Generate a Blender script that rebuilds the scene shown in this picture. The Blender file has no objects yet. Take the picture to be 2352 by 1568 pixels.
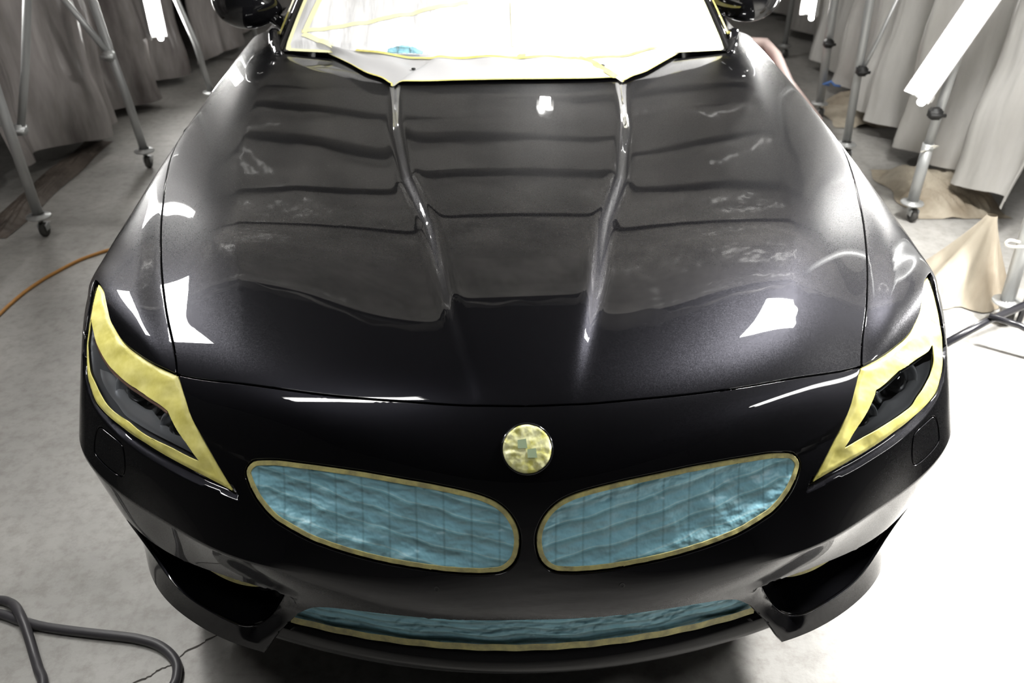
import bpy, bmesh, math, random
import numpy as np
from mathutils import Vector, Matrix
from mathutils.geometry import delaunay_2d_cdt
SC = bpy.context.scene
COL = SC.collection
random.seed(7)

# ---------------------------------------------------------------- camera, world, exposure, main lights
cd = bpy.data.cameras.new('camera'); cam = bpy.data.objects.new('camera', cd); COL.objects.link(cam); SC.camera = cam
CAM = dict(pos=(-0.060, -0.9316, 1.5847), pitch=0.57652, yaw=0.0312, roll=0.0066, f=1913.67)
def cam_matrix():
    cp, sp = math.cos(CAM['pitch']), math.sin(CAM['pitch']); cy, sy = math.cos(CAM['yaw']), math.sin(CAM['yaw'])
    f = Vector((sy*cp, cy*cp, -sp)); r = Vector((cy, -sy, 0)); u = r.cross(f)
    c, s = math.cos(CAM['roll']), math.sin(CAM['roll'])
    r2 = c*r + s*u; u2 = -s*r + c*u
    m = Matrix((r2, u2, -f)).transposed().to_4x4(); m.translation = Vector(CAM['pos']); return m
cam.matrix_world = cam_matrix()
cd.sensor_width = 36; cd.lens = CAM['f']*36/2352; cd.clip_start = .02
cd.dof.use_dof = True; cd.dof.focus_distance = 1.62; cd.dof.aperture_fstop = 4.5
w = bpy.data.worlds.new('world'); SC.world = w; w.use_nodes = True
w.node_tree.nodes['Background'].inputs[0].default_value = (.55, .6, .7, 1); w.node_tree.nodes['Background'].inputs[1].default_value = .03
vs = SC.view_settings; vs.view_transform = 'Standard'; vs.look = 'None'; vs.exposure = 0.0; vs.gamma = 1.0; vs.use_curve_mapping = False
SC.cycles.max_bounces = 7; SC.cycles.glossy_bounces = 4; SC.cycles.diffuse_bounces = 3; SC.cycles.transparent_max_bounces = 6
SC.cycles.sample_clamp_indirect = 6; SC.cycles.use_denoising = True
SC.cycles.caustics_reflective = False; SC.cycles.caustics_refractive = False
# fluorescent lamps: ends of each fixture, the way its open side faces, power of its light, label
LAMPS = [
 ((-2.00,4.20,.40), (-2.00,4.20,1.60), (1,-.5,.0), 9, 'upright twin-tube fluorescent lamp against the dim left sheets, lower end showing'),
 ((1.70,2.42,.57), (2.17,2.42,1.68), (-.8,-.5,.1), 54, 'slanting twin-tube fluorescent lamp on the right, nearest and largest in view'),
 ((1.885,4.30,.50), (1.86,4.30,1.70), (-1,-.5,0), 18, 'upright fluorescent lamp farther back on the right, only its rounded lower tip in view'),
 ((-1.75,-.28,2.45), (-.50,.34,2.45), (.1,.2,-1), 6, 'overhead fluorescent lamp ahead of the nose, mirrored as a line along the bonnet edge'),
 ((2.25,-.75,2.35), (2.62,.15,2.15), (-1,.2,-.6), 8, 'overhead fluorescent lamp at the front right corner, mirrored beside the right headlight'),
 ((-2.10,2.58,.92), (-2.10,2.62,2.05), (1,-.3,.0), 18, 'upright fluorescent lamp on the left, mirrored as a white hook on the left wing'),
 ((.335,4.38,2.40), (.35,4.58,2.40), (0,-.2,-1), 10, 'short overhead fluorescent lamp behind the windscreen'),
]
FLOODS = [
 ((-1.30,.90,1.51), (-.65,.45,.75), 3, (.46,.085), (-.07,.43,-.12), 'slim inspection lamp hanging left of the bonnet, mirrored as a white patch'),
 ((1.42,1.31,2.42), (1.15,1.0,.3), 80, (.38,.17), (.35,-.09,0), 'overhead rectangular floodlight above the right side of the bonnet'),
 ((2.05,1.02,1.28), (1.25,.55,.0), 90, (.24,.18), None, 'floodlight on a black tripod at the right, shining on the floor beside the bumper'),
]

# ---------------------------------------------------------------- small helpers
def tag(o, label=None, cat=None, group=None, kind=None):
    if label: o['label'] = label
    if cat: o['category'] = cat
    if group: o['group'] = group
    if kind: o['kind'] = kind
    return o
def empty(name, loc, label, cat, group=None, rz=0):
    o = bpy.data.objects.new(name, None); COL.objects.link(o); o.location = loc; o.rotation_euler = (0,0,rz); o.empty_display_size = .1
    return tag(o, label, cat, group)
def link(name, verts, faces, mat, parent=None, smooth=True, normals=None):
    """verts are given in world space; the object is placed at its parent"""
    me = bpy.data.meshes.new(name)
    V = np.asarray(verts, float)
    if parent is not None:
        base = parent
        off = np.zeros(3)
        while base is not None: off = off + np.array(base.location); base = base.parent
        V = V - off
    me.from_pydata(V.tolist(), [], [tuple(int(i) for i in f) for f in faces])
    if mat: me.materials.append(mat)
    me.polygons.foreach_set('use_smooth', [smooth]*len(me.polygons)); me.update()
    if normals is not None:
        me.normals_split_custom_set_from_vertices([tuple(n) for n in normals])
    o = bpy.data.objects.new(name, me); COL.objects.link(o)
    if parent is not None: o.parent = parent
    return o
class MB:
    def __init__(s): s.v = []; s.f = []
    def add(s, v, f):
        n = len(s.v); s.v += [tuple(p) for p in v]; s.f += [tuple(i+n for i in q) for q in f]; return s
    def box(s, c, size, rot=None, bev=0):
        bm = bmesh.new(); bmesh.ops.create_cube(bm, size=1)
        for v in bm.verts: v.co = Vector((v.co.x*size[0], v.co.y*size[1], v.co.z*size[2]))
        if bev: bmesh.ops.bevel(bm, geom=bm.edges[:], offset=bev, segments=2, affect='EDGES')
        M = rot.to_matrix().to_4x4() if rot is not None else Matrix()
        vs_ = [tuple(M @ v.co + Vector(c)) for v in bm.verts]; bm.verts.index_update()
        s.add(vs_, [[v.index for v in f.verts] for f in bm.faces]); bm.free(); return s
    def tube(s, pts, r, n=12, caps=True):
        pts = [Vector(p) for p in pts]; k = len(pts); rr = r if hasattr(r, '__len__') else [r]*k
        up = Vector((0,0,1)); prev = None; vv = []; ff = []
        for i, p in enumerate(pts):
            t = (pts[min(i+1,k-1)] - pts[max(i-1,0)]).normalized()
            if prev is None:
                a = t.cross(up)
                if a.length < 1e-3: a = t.cross(Vector((1,0,0)))
            else: a = prev - t*prev.dot(t)
            a.normalize(); prev = a; b = t.cross(a)
            for j in range(n):
                q = 2*math.pi*j/n; vv.append(p + (a*math.cos(q) + b*math.sin(q))*rr[i])
        for i in range(k-1):
            for j in range(n):
                j2 = (j+1) % n; ff.append((i*n+j, i*n+j2, (i+1)*n+j2, (i+1)*n+j))
        if caps: ff.append(tuple(range(n))[::-1]); ff.append(tuple((k-1)*n+j for j in range(n)))
        return s.add(vv, ff)
    def build(s, name, mat, parent=None, smooth=True): return link(name, s.v, s.f, mat, parent, smooth)
def lathe(prof, n=24, c=(0,0,0), rot=None):
    M = rot.to_matrix() if rot is not None else Matrix.Identity(3)
    v = []; f = []; k = len(prof)
    for j in range(n):
        q = 2*math.pi*j/n
        for r, h in prof: v.append(tuple(M @ Vector((r*math.cos(q), r*math.sin(q), h)) + Vector(c)))
    for j in range(n):
        for i in range(k-1): f.append((j*k+i, ((j+1)%n)*k+i, ((j+1)%n)*k+i+1, j*k+i+1))
    return v, f
def bez(pts, n=8):
    """Catmull-Rom through the points"""
    P_ = np.array(pts, float); k = len(P_)
    A = np.vstack([2*P_[0]-P_[1], P_, 2*P_[-1]-P_[-2]]); out = []
    for i in range(k-1):
        for t in np.linspace(0,1,n,endpoint=False):
            a,b,c,d = A[i:i+4]; out.append(.5*((2*b)+(-a+c)*t+(2*a-5*b+4*c-d)*t*t+(-a+3*b-3*c+d)*t**3))
    out.append(P_[-1]); return np.array(out)
def sheet(P0, P1, z0, z1, seed, amp=.05, nx=110, nz=34, flare=.10, waves=7, bottom=.0):
    """a hanging plastic sheet with vertical folds that deepen towards the foot"""
    R = np.random.RandomState(seed); L = math.hypot(P1[0]-P0[0], P1[1]-P0[1])
    tx, ty = (P1[0]-P0[0])/L, (P1[1]-P0[1])/L; nx_, ny_ = -ty, tx
    fr = R.uniform(.7, 2.2, waves)*2*math.pi/L*R.uniform(.8,2.2,waves); ph = R.uniform(0, 6.28, waves); am = R.uniform(.3,1,waves)/fr**.55; am *= amp/ am.sum()*2
    drift = R.uniform(-1.2,1.2,waves); v = []
    for j in range(nz):
        h = j/(nz-1)
        for i in range(nx):
            s = i/(nx-1)*L; d = 0
            for a, q, p, dr in zip(am, fr, ph, drift):
                w_ = math.sin(q*s + p + dr*h*1.3); d += a*(w_ if w_ < 0 else w_**.6 if w_ > 0 else 0)*(1.15-.55*h)
            d += .012*math.sin(9*h*3+ s*7+seed)*(1-h)
            d += flare*(1-h)**2*math.sin(2.1*s+seed)*.6
            zz = z0 + (z1-z0)*h + bottom*math.sin(3.3*s+seed*1.7)*(1-h)**3
            v.append((P0[0]+tx*s+nx_*d, P0[1]+ty*s+ny_*d, zz))
    f = [(j*nx+i, j*nx+i+1, (j+1)*nx+i+1, (j+1)*nx+i) for j in range(nz-1) for i in range(nx-1)]
    return v, f

# ---------------------------------------------------------------- materials
def newmat(name):
    m = bpy.data.materials.new(name); m.use_nodes = True; nt = m.node_tree; b = nt.nodes['Principled BSDF']; return m, nt, b
def nd(nt, t, **k):
    n = nt.nodes.new(t)
    for a, v in k.items():
        if a.startswith('_'): setattr(n, a[1:], v)
        else: n.inputs[a.replace('__',' ')].default_value = v
    return n
def simple(name, col, rough=.5, metal=0., spec=.5, coat=0., **k):
    m, nt, b = newmat(name); b.inputs['Base Color'].default_value = (*col, 1); b.inputs['Roughness'].default_value = rough
    b.inputs['Metallic'].default_value = metal; b.inputs['Specular IOR Level'].default_value = spec; b.inputs['Coat Weight'].default_value = coat; b.inputs['Coat Roughness'].default_value = .02
    return m
def noise_col(m, nt, b, c0, c1, scale, detail=5, lo=.35, hi=.65, stretch=None, sock='Base Color'):
    tc = nd(nt, 'ShaderNodeTexCoord'); mp = nd(nt, 'ShaderNodeMapping'); nt.links.new(tc.outputs['Object'], mp.inputs[0])
    if stretch: mp.inputs['Scale'].default_value = stretch
    n = nd(nt, 'ShaderNodeTexNoise', Scale=scale, Detail=detail, Roughness=.6); nt.links.new(mp.outputs[0], n.inputs['Vector'])
    r = nd(nt, 'ShaderNodeValToRGB'); r.color_ramp.elements[0].position = lo; r.color_ramp.elements[1].position = hi
    r.color_ramp.elements[0].color = (*c0, 1); r.color_ramp.elements[1].color = (*c1, 1)
    nt.links.new(n.outputs['Fac'], r.inputs[0]); nt.links.new(r.outputs[0], b.inputs[sock]); return mp, n, r
def bump(nt, b, vec, scale, strength, dist=.01, detail=4, tex='ShaderNodeTexNoise', prev=None):
    n = nd(nt, tex); n.inputs['Scale'].default_value = scale
    if 'Detail' in n.inputs: n.inputs['Detail'].default_value = detail
    nt.links.new(vec, n.inputs['Vector'])
    bp = nd(nt, 'ShaderNodeBump', Strength=strength, Distance=dist)
    nt.links.new(n.outputs['Fac' if 'Fac' in n.outputs else 'Distance'], bp.inputs['Height'])
    if prev: nt.links.new(prev.outputs[0], bp.inputs['Normal'])
    nt.links.new(bp.outputs[0], b.inputs['Normal']); return bp
M = {}
# metallic black car paint: dark flake layer under a clear coat
m, nt, b = newmat('black_metallic_paint'); M['paint'] = m
b.inputs['Base Color'].default_value = (.0075,.0075,.0095,1); b.inputs['Metallic'].default_value = .85; b.inputs['Roughness'].default_value = .36
b.inputs['Specular IOR Level'].default_value = .0
b.inputs['Coat Weight'].default_value = 1; b.inputs['Coat Roughness'].default_value = .012; b.inputs['Coat IOR'].default_value = 1.5
tc = nd(nt, 'ShaderNodeTexCoord'); vo = nd(nt, 'ShaderNodeTexVoronoi', Scale=800.); nt.links.new(tc.outputs['Object'], vo.inputs['Vector'])
mx = nd(nt, 'ShaderNodeVectorMath', _operation='SUBTRACT'); nt.links.new(vo.outputs['Color'], mx.inputs[0]); mx.inputs[1].default_value = (.5,.5,.5)
sc_ = nd(nt, 'ShaderNodeVectorMath', _operation='SCALE'); nt.links.new(mx.outputs[0], sc_.inputs[0]); sc_.inputs['Scale'].default_value = .07
ge = nd(nt, 'ShaderNodeNewGeometry'); ad = nd(nt, 'ShaderNodeVectorMath', _operation='ADD'); nt.links.new(ge.outputs['Normal'], ad.inputs[0]); nt.links.new(sc_.outputs[0], ad.inputs[1])
no = nd(nt, 'ShaderNodeVectorMath', _operation='NORMALIZE'); nt.links.new(ad.outputs[0], no.inputs[0]); nt.links.new(no.outputs[0], b.inputs['Normal'])
# gloss black without flakes (lip, mirrors, pillars)
M['gloss'] = simple('gloss_black', (.006,.006,.007), .06, 0, .5)
M['black'] = simple('matt_black_plastic', (.012,.012,.012), .55)
M['rubber'] = simple('black_rubber', (.02,.02,.021), .6)
M['chrome'] = simple('chrome', (.75,.75,.76), .08, 1)
M['amber'] = simple('bronze_trim', (.75,.48,.36), .25, .6)
M['housing'] = simple('headlight_housing', (.30,.30,.32), .35, .2)
M['silver'] = simple('silver_shroud', (.68,.69,.72), .32, .4)
# masking tape
m, nt, b = newmat('yellow_masking_tape'); M['tape'] = m
mp, n, r = noise_col(m, nt, b, (.60,.54,.13), (.78,.72,.26), 30, 3, .3, .7)
b.inputs['Roughness'].default_value = .42; b.inputs['Specular IOR Level'].default_value = .35
tc = nd(nt, 'ShaderNodeTexCoord'); bp = bump(nt, b, tc.outputs['Object'], 26, .35, .004, 2)
mp2 = nd(nt, 'ShaderNodeMapping'); nt.links.new(tc.outputs['Object'], mp2.inputs[0]); mp2.inputs['Rotation'].default_value = (.3,.5,.6); mp2.inputs['Scale'].default_value = (6,28,18)
bump(nt, b, mp2.outputs[0], 2.2, .3, .004, 1, prev=bp)
# thin tape border of the grille masks, greyer
m, nt, b = newmat('thin_masking_tape'); M['tape2'] = m
noise_col(m, nt, b, (.34,.31,.15), (.60,.55,.22), 45, 4, .35, .65); b.inputs['Roughness'].default_value = .5
tc = nd(nt, 'ShaderNodeTexCoord'); bump(nt, b, tc.outputs['Object'], 60, .4, .003, 3)
M['tape4'] = simple('overlit_yellow_tape', (.90,.87,.52), .4)  # yellow tape copy, paled to paint in the glare on the windscreen
# crumpled tape on the badge
m, nt, b = newmat('crumpled_masking_tape'); M['tape3'] = m
noise_col(m, nt, b, (.62,.60,.16), (.86,.86,.50), 55, 3, .35, .6); b.inputs['Roughness'].default_value = .25; b.inputs['Specular IOR Level'].default_value = .6
tc = nd(nt, 'ShaderNodeTexCoord'); bump(nt, b, tc.outputs['Object'], 38, .8, .008, 2)
# blue masking film: overlapping bands laid over the grille bars
def film_mat(name, slat):
    m, nt, b = newmat(name)
    tc = nd(nt, 'ShaderNodeTexCoord'); sp = nd(nt, 'ShaderNodeSeparateXYZ'); nt.links.new(tc.outputs['Object'], sp.inputs[0])
    ax = nd(nt, 'ShaderNodeMath', _operation='ABSOLUTE'); nt.links.new(sp.outputs['X'], ax.inputs[0])
    nz = nd(nt, 'ShaderNodeTexNoise', Scale=14., Detail=2.); nt.links.new(tc.outputs['Object'], nz.inputs['Vector'])
    # bands follow the slope of the grille
    ma = nd(nt, 'ShaderNodeMath', _operation='MULTIPLY_ADD'); nt.links.new(ax.outputs[0], ma.inputs[0]); ma.inputs[1].default_value = -.16 if slat else 0; nt.links.new(sp.outputs['Z'], ma.inputs[2])
    mb = nd(nt, 'ShaderNodeMath', _operation='MULTIPLY_ADD'); nt.links.new(nz.outputs['Fac'], mb.inputs[0]); mb.inputs[1].default_value = .012; nt.links.new(ma.outputs[0], mb.inputs[2])
    bd = nd(nt, 'ShaderNodeMath', _operation='MULTIPLY'); nt.links.new(mb.outputs[0], bd.inputs[0]); bd.inputs[1].default_value = 34. if slat else 70.
    fr = nd(nt, 'ShaderNodeMath', _operation='FRACT'); nt.links.new(bd.outputs[0], fr.inputs[0])
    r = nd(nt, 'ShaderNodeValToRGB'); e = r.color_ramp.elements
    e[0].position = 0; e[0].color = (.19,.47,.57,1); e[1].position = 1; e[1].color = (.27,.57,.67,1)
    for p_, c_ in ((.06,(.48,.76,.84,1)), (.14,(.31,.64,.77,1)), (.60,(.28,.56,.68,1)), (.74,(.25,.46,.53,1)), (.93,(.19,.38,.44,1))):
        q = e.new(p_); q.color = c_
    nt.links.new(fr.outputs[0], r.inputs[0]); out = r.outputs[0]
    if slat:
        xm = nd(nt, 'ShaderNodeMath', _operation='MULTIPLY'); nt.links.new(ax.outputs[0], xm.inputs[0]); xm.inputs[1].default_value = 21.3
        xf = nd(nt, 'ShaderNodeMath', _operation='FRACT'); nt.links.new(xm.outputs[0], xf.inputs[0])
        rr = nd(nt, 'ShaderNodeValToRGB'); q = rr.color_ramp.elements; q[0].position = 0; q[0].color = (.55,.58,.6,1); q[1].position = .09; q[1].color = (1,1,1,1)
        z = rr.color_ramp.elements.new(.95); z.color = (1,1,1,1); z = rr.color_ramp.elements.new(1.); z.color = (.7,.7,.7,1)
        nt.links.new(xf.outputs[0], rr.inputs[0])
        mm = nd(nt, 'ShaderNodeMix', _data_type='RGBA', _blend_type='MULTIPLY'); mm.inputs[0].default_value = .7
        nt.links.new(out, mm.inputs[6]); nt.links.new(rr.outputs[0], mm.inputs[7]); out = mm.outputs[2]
    nt.links.new(out, b.inputs['Base Color']); b.inputs['Roughness'].default_value = .38; b.inputs['Specular IOR Level'].default_value = .4
    bp = bump(nt, b, tc.outputs['Object'], 24, .9, .012, 3)
    mp = nd(nt, 'ShaderNodeMapping'); nt.links.new(tc.outputs['Object'], mp.inputs[0]); mp.inputs['Rotation'].default_value = (0,.5,0); mp.inputs['Scale'].default_value = (9,9,22)
    bump(nt, b, mp.outputs[0], 1.6, .9, .02, 2, prev=bp)
    return m
M['film'] = film_mat('blue_masking_film', True); M['film2'] = film_mat('blue_masking_film_low', False)
# white masking paper / sheeting
m, nt, b = newmat('white_masking_sheet'); M['paper'] = m
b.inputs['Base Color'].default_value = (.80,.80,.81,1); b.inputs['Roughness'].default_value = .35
tc = nd(nt, 'ShaderNodeTexCoord'); mp = nd(nt, 'ShaderNodeMapping'); nt.links.new(tc.outputs['Object'], mp.inputs[0]); mp.inputs['Scale'].default_value = (7,1.6,1.6)
bump(nt, b, mp.outputs[0], 1.3, .8, .03, 4)
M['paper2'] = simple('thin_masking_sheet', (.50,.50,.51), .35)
# plastic sheets
def plastic(name, c0, c1, rough, tr=.15, bs=.7):
    m, nt, b = newmat(name); mp, n, r = noise_col(m, nt, b, c0, c1, 1.5, 6, .35, .68, (2.2,2.2,.6))
    b.inputs['Roughness'].default_value = rough; b.inputs['Specular IOR Level'].default_value = .55
    mp3 = nd(nt, 'ShaderNodeMapping'); tc = nd(nt, 'ShaderNodeTexCoord'); nt.links.new(tc.outputs['Object'], mp3.inputs[0]); mp3.inputs['Scale'].default_value = (5,5,.9)
    bump(nt, b, mp3.outputs[0], 2., bs*.8, .05, 2 if bs > .5 else 1)
    tl = nd(nt, 'ShaderNodeBsdfTranslucent'); nt.links.new(r.outputs[0], tl.inputs[0]); ms = nd(nt, 'ShaderNodeMixShader'); ms.inputs[0].default_value = tr
    out = nt.nodes['Material Output']; nt.links.new(b.outputs[0], ms.inputs[1]); nt.links.new(tl.outputs[0], ms.inputs[2]); nt.links.new(ms.outputs[0], out.inputs[0])
    return m
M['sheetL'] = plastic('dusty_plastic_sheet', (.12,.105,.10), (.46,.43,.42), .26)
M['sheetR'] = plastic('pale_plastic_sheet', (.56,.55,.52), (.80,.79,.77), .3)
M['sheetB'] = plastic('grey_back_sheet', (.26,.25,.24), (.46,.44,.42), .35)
M['sheetC'] = plastic('ceiling_plastic_sheet', (.36,.35,.33), (.62,.60,.57), .22, .1, .35)
M['cloth'] = plastic('soiled_dust_sheet', (.25,.20,.14), (.52,.47,.38), .7, .05)
M['shade_strip'] = plastic('brown_shade_strip', (.07,.055,.045), (.20,.165,.14), .7, .05)  # dark brown that paints in the shade under the left sheets
M['steel'] = simple('galvanised_steel', (.46,.47,.47), .42, .55)
M['tubeblack'] = simple('black_painted_tube', (.012,.012,.015), .25)
M['castor'] = simple('grey_castor_rubber', (.05,.048,.045), .7)
M['hose'] = simple('grey_rubber_hose', (.045,.043,.048), .42)
M['cable'] = simple('orange_cable', (.50,.24,.06), .5)
M['rope'] = simple('white_cord', (.7,.68,.6), .8)
M['bluetie'] = simple('blue_plastic_tie', (.12,.25,.62), .4)
M['reflector'] = simple('white_enamel', (.8,.8,.8), .3)
M['pink'] = simple('faded_red_enamel', (.56,.44,.41), .5); M['red'] = simple('red_paint', (.50,.03,.03), .4)
M['wall'] = simple('dark_wall', (.10,.10,.10), .9)
m, nt, b = newmat('dim_ceiling'); M['ceil'] = m; b.inputs['Base Color'].default_value = (.045,.045,.046,1); b.inputs['Roughness'].default_value = .95
def emit(name, col, s):
    m = bpy.data.materials.new(name); m.use_nodes = True; nt = m.node_tree; nt.nodes.remove(nt.nodes['Principled BSDF'])
    e = nt.nodes.new('ShaderNodeEmission'); e.inputs[0].default_value = (*col,1); e.inputs[1].default_value = s; nt.links.new(e.outputs[0], nt.nodes['Material Output'].inputs[0]); return m
M['tubelight'] = emit('lit_fluorescent_tube', (1,.99,.95), 30); M['flood'] = emit('lit_flood_panel', (1,.99,.96), 90)
# headlight lens: clear cover
m = bpy.data.materials.new('clear_lens'); M['lens'] = m; m.use_nodes = True; nt = m.node_tree; nt.nodes.remove(nt.nodes['Principled BSDF'])
t_ = nd(nt, 'ShaderNodeBsdfTransparent'); t_.inputs[0].default_value = (.88,.90,.92,1); g_ = nd(nt, 'ShaderNodeBsdfGlossy'); g_.inputs['Roughness'].default_value = .02
fn = nd(nt, 'ShaderNodeFresnel', IOR=1.5); ms = nd(nt, 'ShaderNodeMixShader'); nt.links.new(fn.outputs[0], ms.inputs[0]); nt.links.new(t_.outputs[0], ms.inputs[1]); nt.links.new(g_.outputs[0], ms.inputs[2]); nt.links.new(ms.outputs[0], nt.nodes['Material Output'].inputs[0])
# concrete floor
m, nt, b = newmat('concrete_floor'); M['floor'] = m
mp, n, r = noise_col(m, nt, b, (.30,.295,.28), (.47,.46,.44), 2.4, 8, .3, .7)
n2 = nd(nt, 'ShaderNodeTexNoise', Scale=26., Detail=6., Roughness=.7); nt.links.new(mp.outputs[0], n2.inputs['Vector'])
r2 = nd(nt, 'ShaderNodeValToRGB'); r2.color_ramp.elements[0].position = .32; r2.color_ramp.elements[0].color = (.72,.70,.68,1); r2.color_ramp.elements[1].position = .55; r2.color_ramp.elements[1].color = (1,1,1,1)
nt.links.new(n2.outputs['Fac'], r2.inputs[0]); mm = nd(nt, 'ShaderNodeMix', _data_type='RGBA', _blend_type='MULTIPLY'); mm.inputs[0].default_value = .8
nt.links.new(r.outputs[0], mm.inputs[6]); nt.links.new(r2.outputs[0], mm.inputs[7]); nt.links.new(mm.outputs[2], b.inputs['Base Color'])
b.inputs['Roughness'].default_value = .5; b.inputs['Specular IOR Level'].default_value = .35; bump(nt, b, mp.outputs[0], 60, .25, .003, 6)

# ---------------------------------------------------------------- the room
def quad(name, pts, mat, kind='structure'): return tag(link(name, pts, [(0,1,2,3)], mat, None, False), kind=kind)
quad('floor', [(-4.5,-4.5,0),(4.5,-4.5,0),(4.5,9,0),(-4.5,9,0)], M['floor'])
quad('ceiling', [(-4.5,-4.5,3.6),(-4.5,9,3.6),(4.5,9,3.6),(4.5,-4.5,3.6)], M['ceil'])
quad('wall_left', [(-4.5,-4.5,0),(-4.5,9,0),(-4.5,9,3.6),(-4.5,-4.5,3.6)], M['wall'])
quad('wall_right', [(4.5,9,0),(4.5,-4.5,0),(4.5,-4.5,3.6),(4.5,9,3.6)], M['wall'])
quad('wall_back', [(-4.5,9,0),(4.5,9,0),(4.5,9,3.6),(-4.5,9,3.6)], M['wall'])
quad('wall_front', [(4.5,-4.5,0),(-4.5,-4.5,0),(-4.5,-4.5,3.6),(4.5,-4.5,3.6)], M['wall'])

# ---------------------------------------------------------------- body surface
# control net of the half body: rows from the bumper foot over the nose to the door, columns from the middle to the flank
NET=[
 [(0,.045,.22),(.15,.045,.22),(.30,.05,.225),(.43,.06,.235),(.55,.095,.235),(.66,.155,.24),(.745,.235,.25),(.805,.36,.25),(.84,.50,.25)],
 [(0,.03,.30),(.15,.033,.30),(.30,.046,.30),(.43,.078,.295),(.55,.125,.295),(.66,.185,.30),(.75,.26,.31),(.815,.37,.31),(.85,.51,.31)],
 [(0,.022,.38),(.15,.026,.38),(.30,.05,.375),(.429,.096,.36),(.553,.147,.36),(.661,.192,.37),(.756,.251,.385),(.832,.354,.40),(.865,.515,.40)],
 [(0,.027,.45),(.15,.034,.45),(.30,.055,.45),(.43,.083,.45),(.55,.125,.455),(.66,.185,.47),(.765,.25,.487),(.865,.35,.53),(.885,.53,.53)],
 [(0,.058,.545),(.15,.072,.545),(.30,.103,.545),(.425,.137,.545),(.54,.175,.555),(.65,.228,.572),(.755,.30,.59),(.862,.42,.625),(.89,.54,.625)],
 [(0,.098,.63),(.15,.112,.63),(.30,.148,.628),(.42,.185,.625),(.53,.225,.63),(.635,.275,.642),(.74,.355,.66),(.858,.49,.70),(.892,.57,.69)],
 [(0,.20,.716),(.15,.205,.715),(.30,.228,.711),(.42,.262,.709),(.52,.30,.708),(.615,.345,.708),(.72,.42,.722),(.862,.575,.745),(.897,.64,.70)],
 [(0,.36,.765),(.15,.363,.764),(.30,.385,.762),(.43,.415,.762),(.535,.45,.765),(.64,.49,.76),(.74,.545,.757),(.872,.67,.757),(.90,.72,.69)],
 [(0,.60,.812),(.15,.60,.811),(.30,.61,.809),(.455,.63,.811),(.59,.655,.813),(.68,.67,.80),(.765,.69,.785),(.88,.77,.767),(.903,.80,.68)],
 [(0,.85,.843),(.16,.85,.842),(.32,.85,.839),(.485,.86,.839),(.635,.88,.840),(.725,.885,.828),(.805,.89,.812),(.888,.92,.782),(.905,.92,.68)],
 [(0,1.15,.868),(.17,1.15,.867),(.34,1.15,.864),(.515,1.15,.864),(.685,1.15,.864),(.765,1.15,.853),(.835,1.15,.836),(.893,1.15,.798),(.905,1.15,.69)],
 [(0,1.6,.900),(.17,1.6,.899),(.35,1.6,.897),(.53,1.6,.899),(.715,1.6,.903),(.785,1.6,.892),(.845,1.6,.873),(.895,1.6,.828),(.902,1.6,.71)],
 [(0,2.1,.925),(.17,2.1,.924),(.35,2.1,.922),(.54,2.1,.922),(.735,2.1,.922),(.80,2.1,.912),(.855,2.1,.895),(.895,2.1,.85),(.90,2.1,.74)],
]
P=np.array(NET); NR,NC=P.shape[:2]
def nat(n):
    """matrix giving second derivatives of the natural cubic spline on unit knots"""
    A=np.eye(n); B=np.zeros((n,n))
    for i in range(1,n-1):
        A[i,i-1:i+2]=(1,4,1); B[i,i-1:i+2]=(6,-12,6)
    return np.linalg.solve(A,B)
def basis(n,t,sym=False):
    """weights (len(t), n) of a natural cubic spline through n unit knots"""
    t=np.asarray(t,float); i=np.clip(np.floor(t).astype(int),0,n-2); f=t-i; g=1-f
    M=nat(n); W=np.zeros((len(t),n)); r=np.arange(len(t))
    W[r,i]+=g; W[r,i+1]+=f
    W+=((g**3-g)/6)[:,None]*M[i]+((f**3-f)/6)[:,None]*M[i+1]
    return W
def bsym(u):
    """u-basis: even/odd mirrored at u=0; returns weights for (y,z) and for x"""
    n=2*NC-1; W=basis(n,np.asarray(u)+NC-1)
    R=W[:,NC-1:].copy(); L=W[:,:NC][:, ::-1]
    E=R.copy(); E[:,1:]+=L[:,1:]; O=R.copy(); O[:,1:]-=L[:,1:]
    return E,O
def split(n,k,t):
    t=np.asarray(t,float); W=np.zeros((len(t),n)); a=t<=k
    W[a,:k+1]=basis(k+1,t[a]); W[~a,k:]=basis(n-k,t[~a]-k); return W
def sm(x,a,b):
    q=np.clip((np.asarray(x)-a)/(b-a),0,1); return q*q*(3-2*q)
CU,CV=4,3   # crease column on the bonnet, crease row round the bumper
def S(u,v):
    u=np.atleast_1d(np.asarray(u,float)); v=np.atleast_1d(np.asarray(v,float)); sg=np.sign(u)+(u==0); a=np.abs(u)
    E,O=bsym(a); C=split(NC,CU,a); ku=(.45*sm(v,5.6,7.2))[:,None]
    E=(1-ku)*E+ku*C; O=(1-ku)*O+ku*C
    B=basis(NR,v); Cv=split(NR,CV,v); kv=sm(a,2.5,3.7)[:,None]
    B=(1-kv)*B+kv*Cv
    x=np.einsum('ni,ij,nj->n',B,P[:,:,0],O); y=np.einsum('ni,ij,nj->n',B,P[:,:,1],E); z=np.einsum('ni,ij,nj->n',B,P[:,:,2],E)
    # power bulge: raised middle with soft shoulders, narrowing towards the nose
    w=np.interp(y,[.1,.22,.46,.70,.9,1.2,1.6,2],[.07,.088,.143,.190,.25,.30,.335,.35])
    h=np.interp(y,[.1,.2,.35,.7,1.2,2],[0,.001,.009,.020,.026,.020])*(v>5)
    q=(x-w)/.016
    z=z+h/(1+np.exp(np.clip(q*2.4,-40,40)))-.5*h*(1-sm(x,w*.6,w+.26))
    return np.stack([sg*x,y,z],-1)
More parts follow.
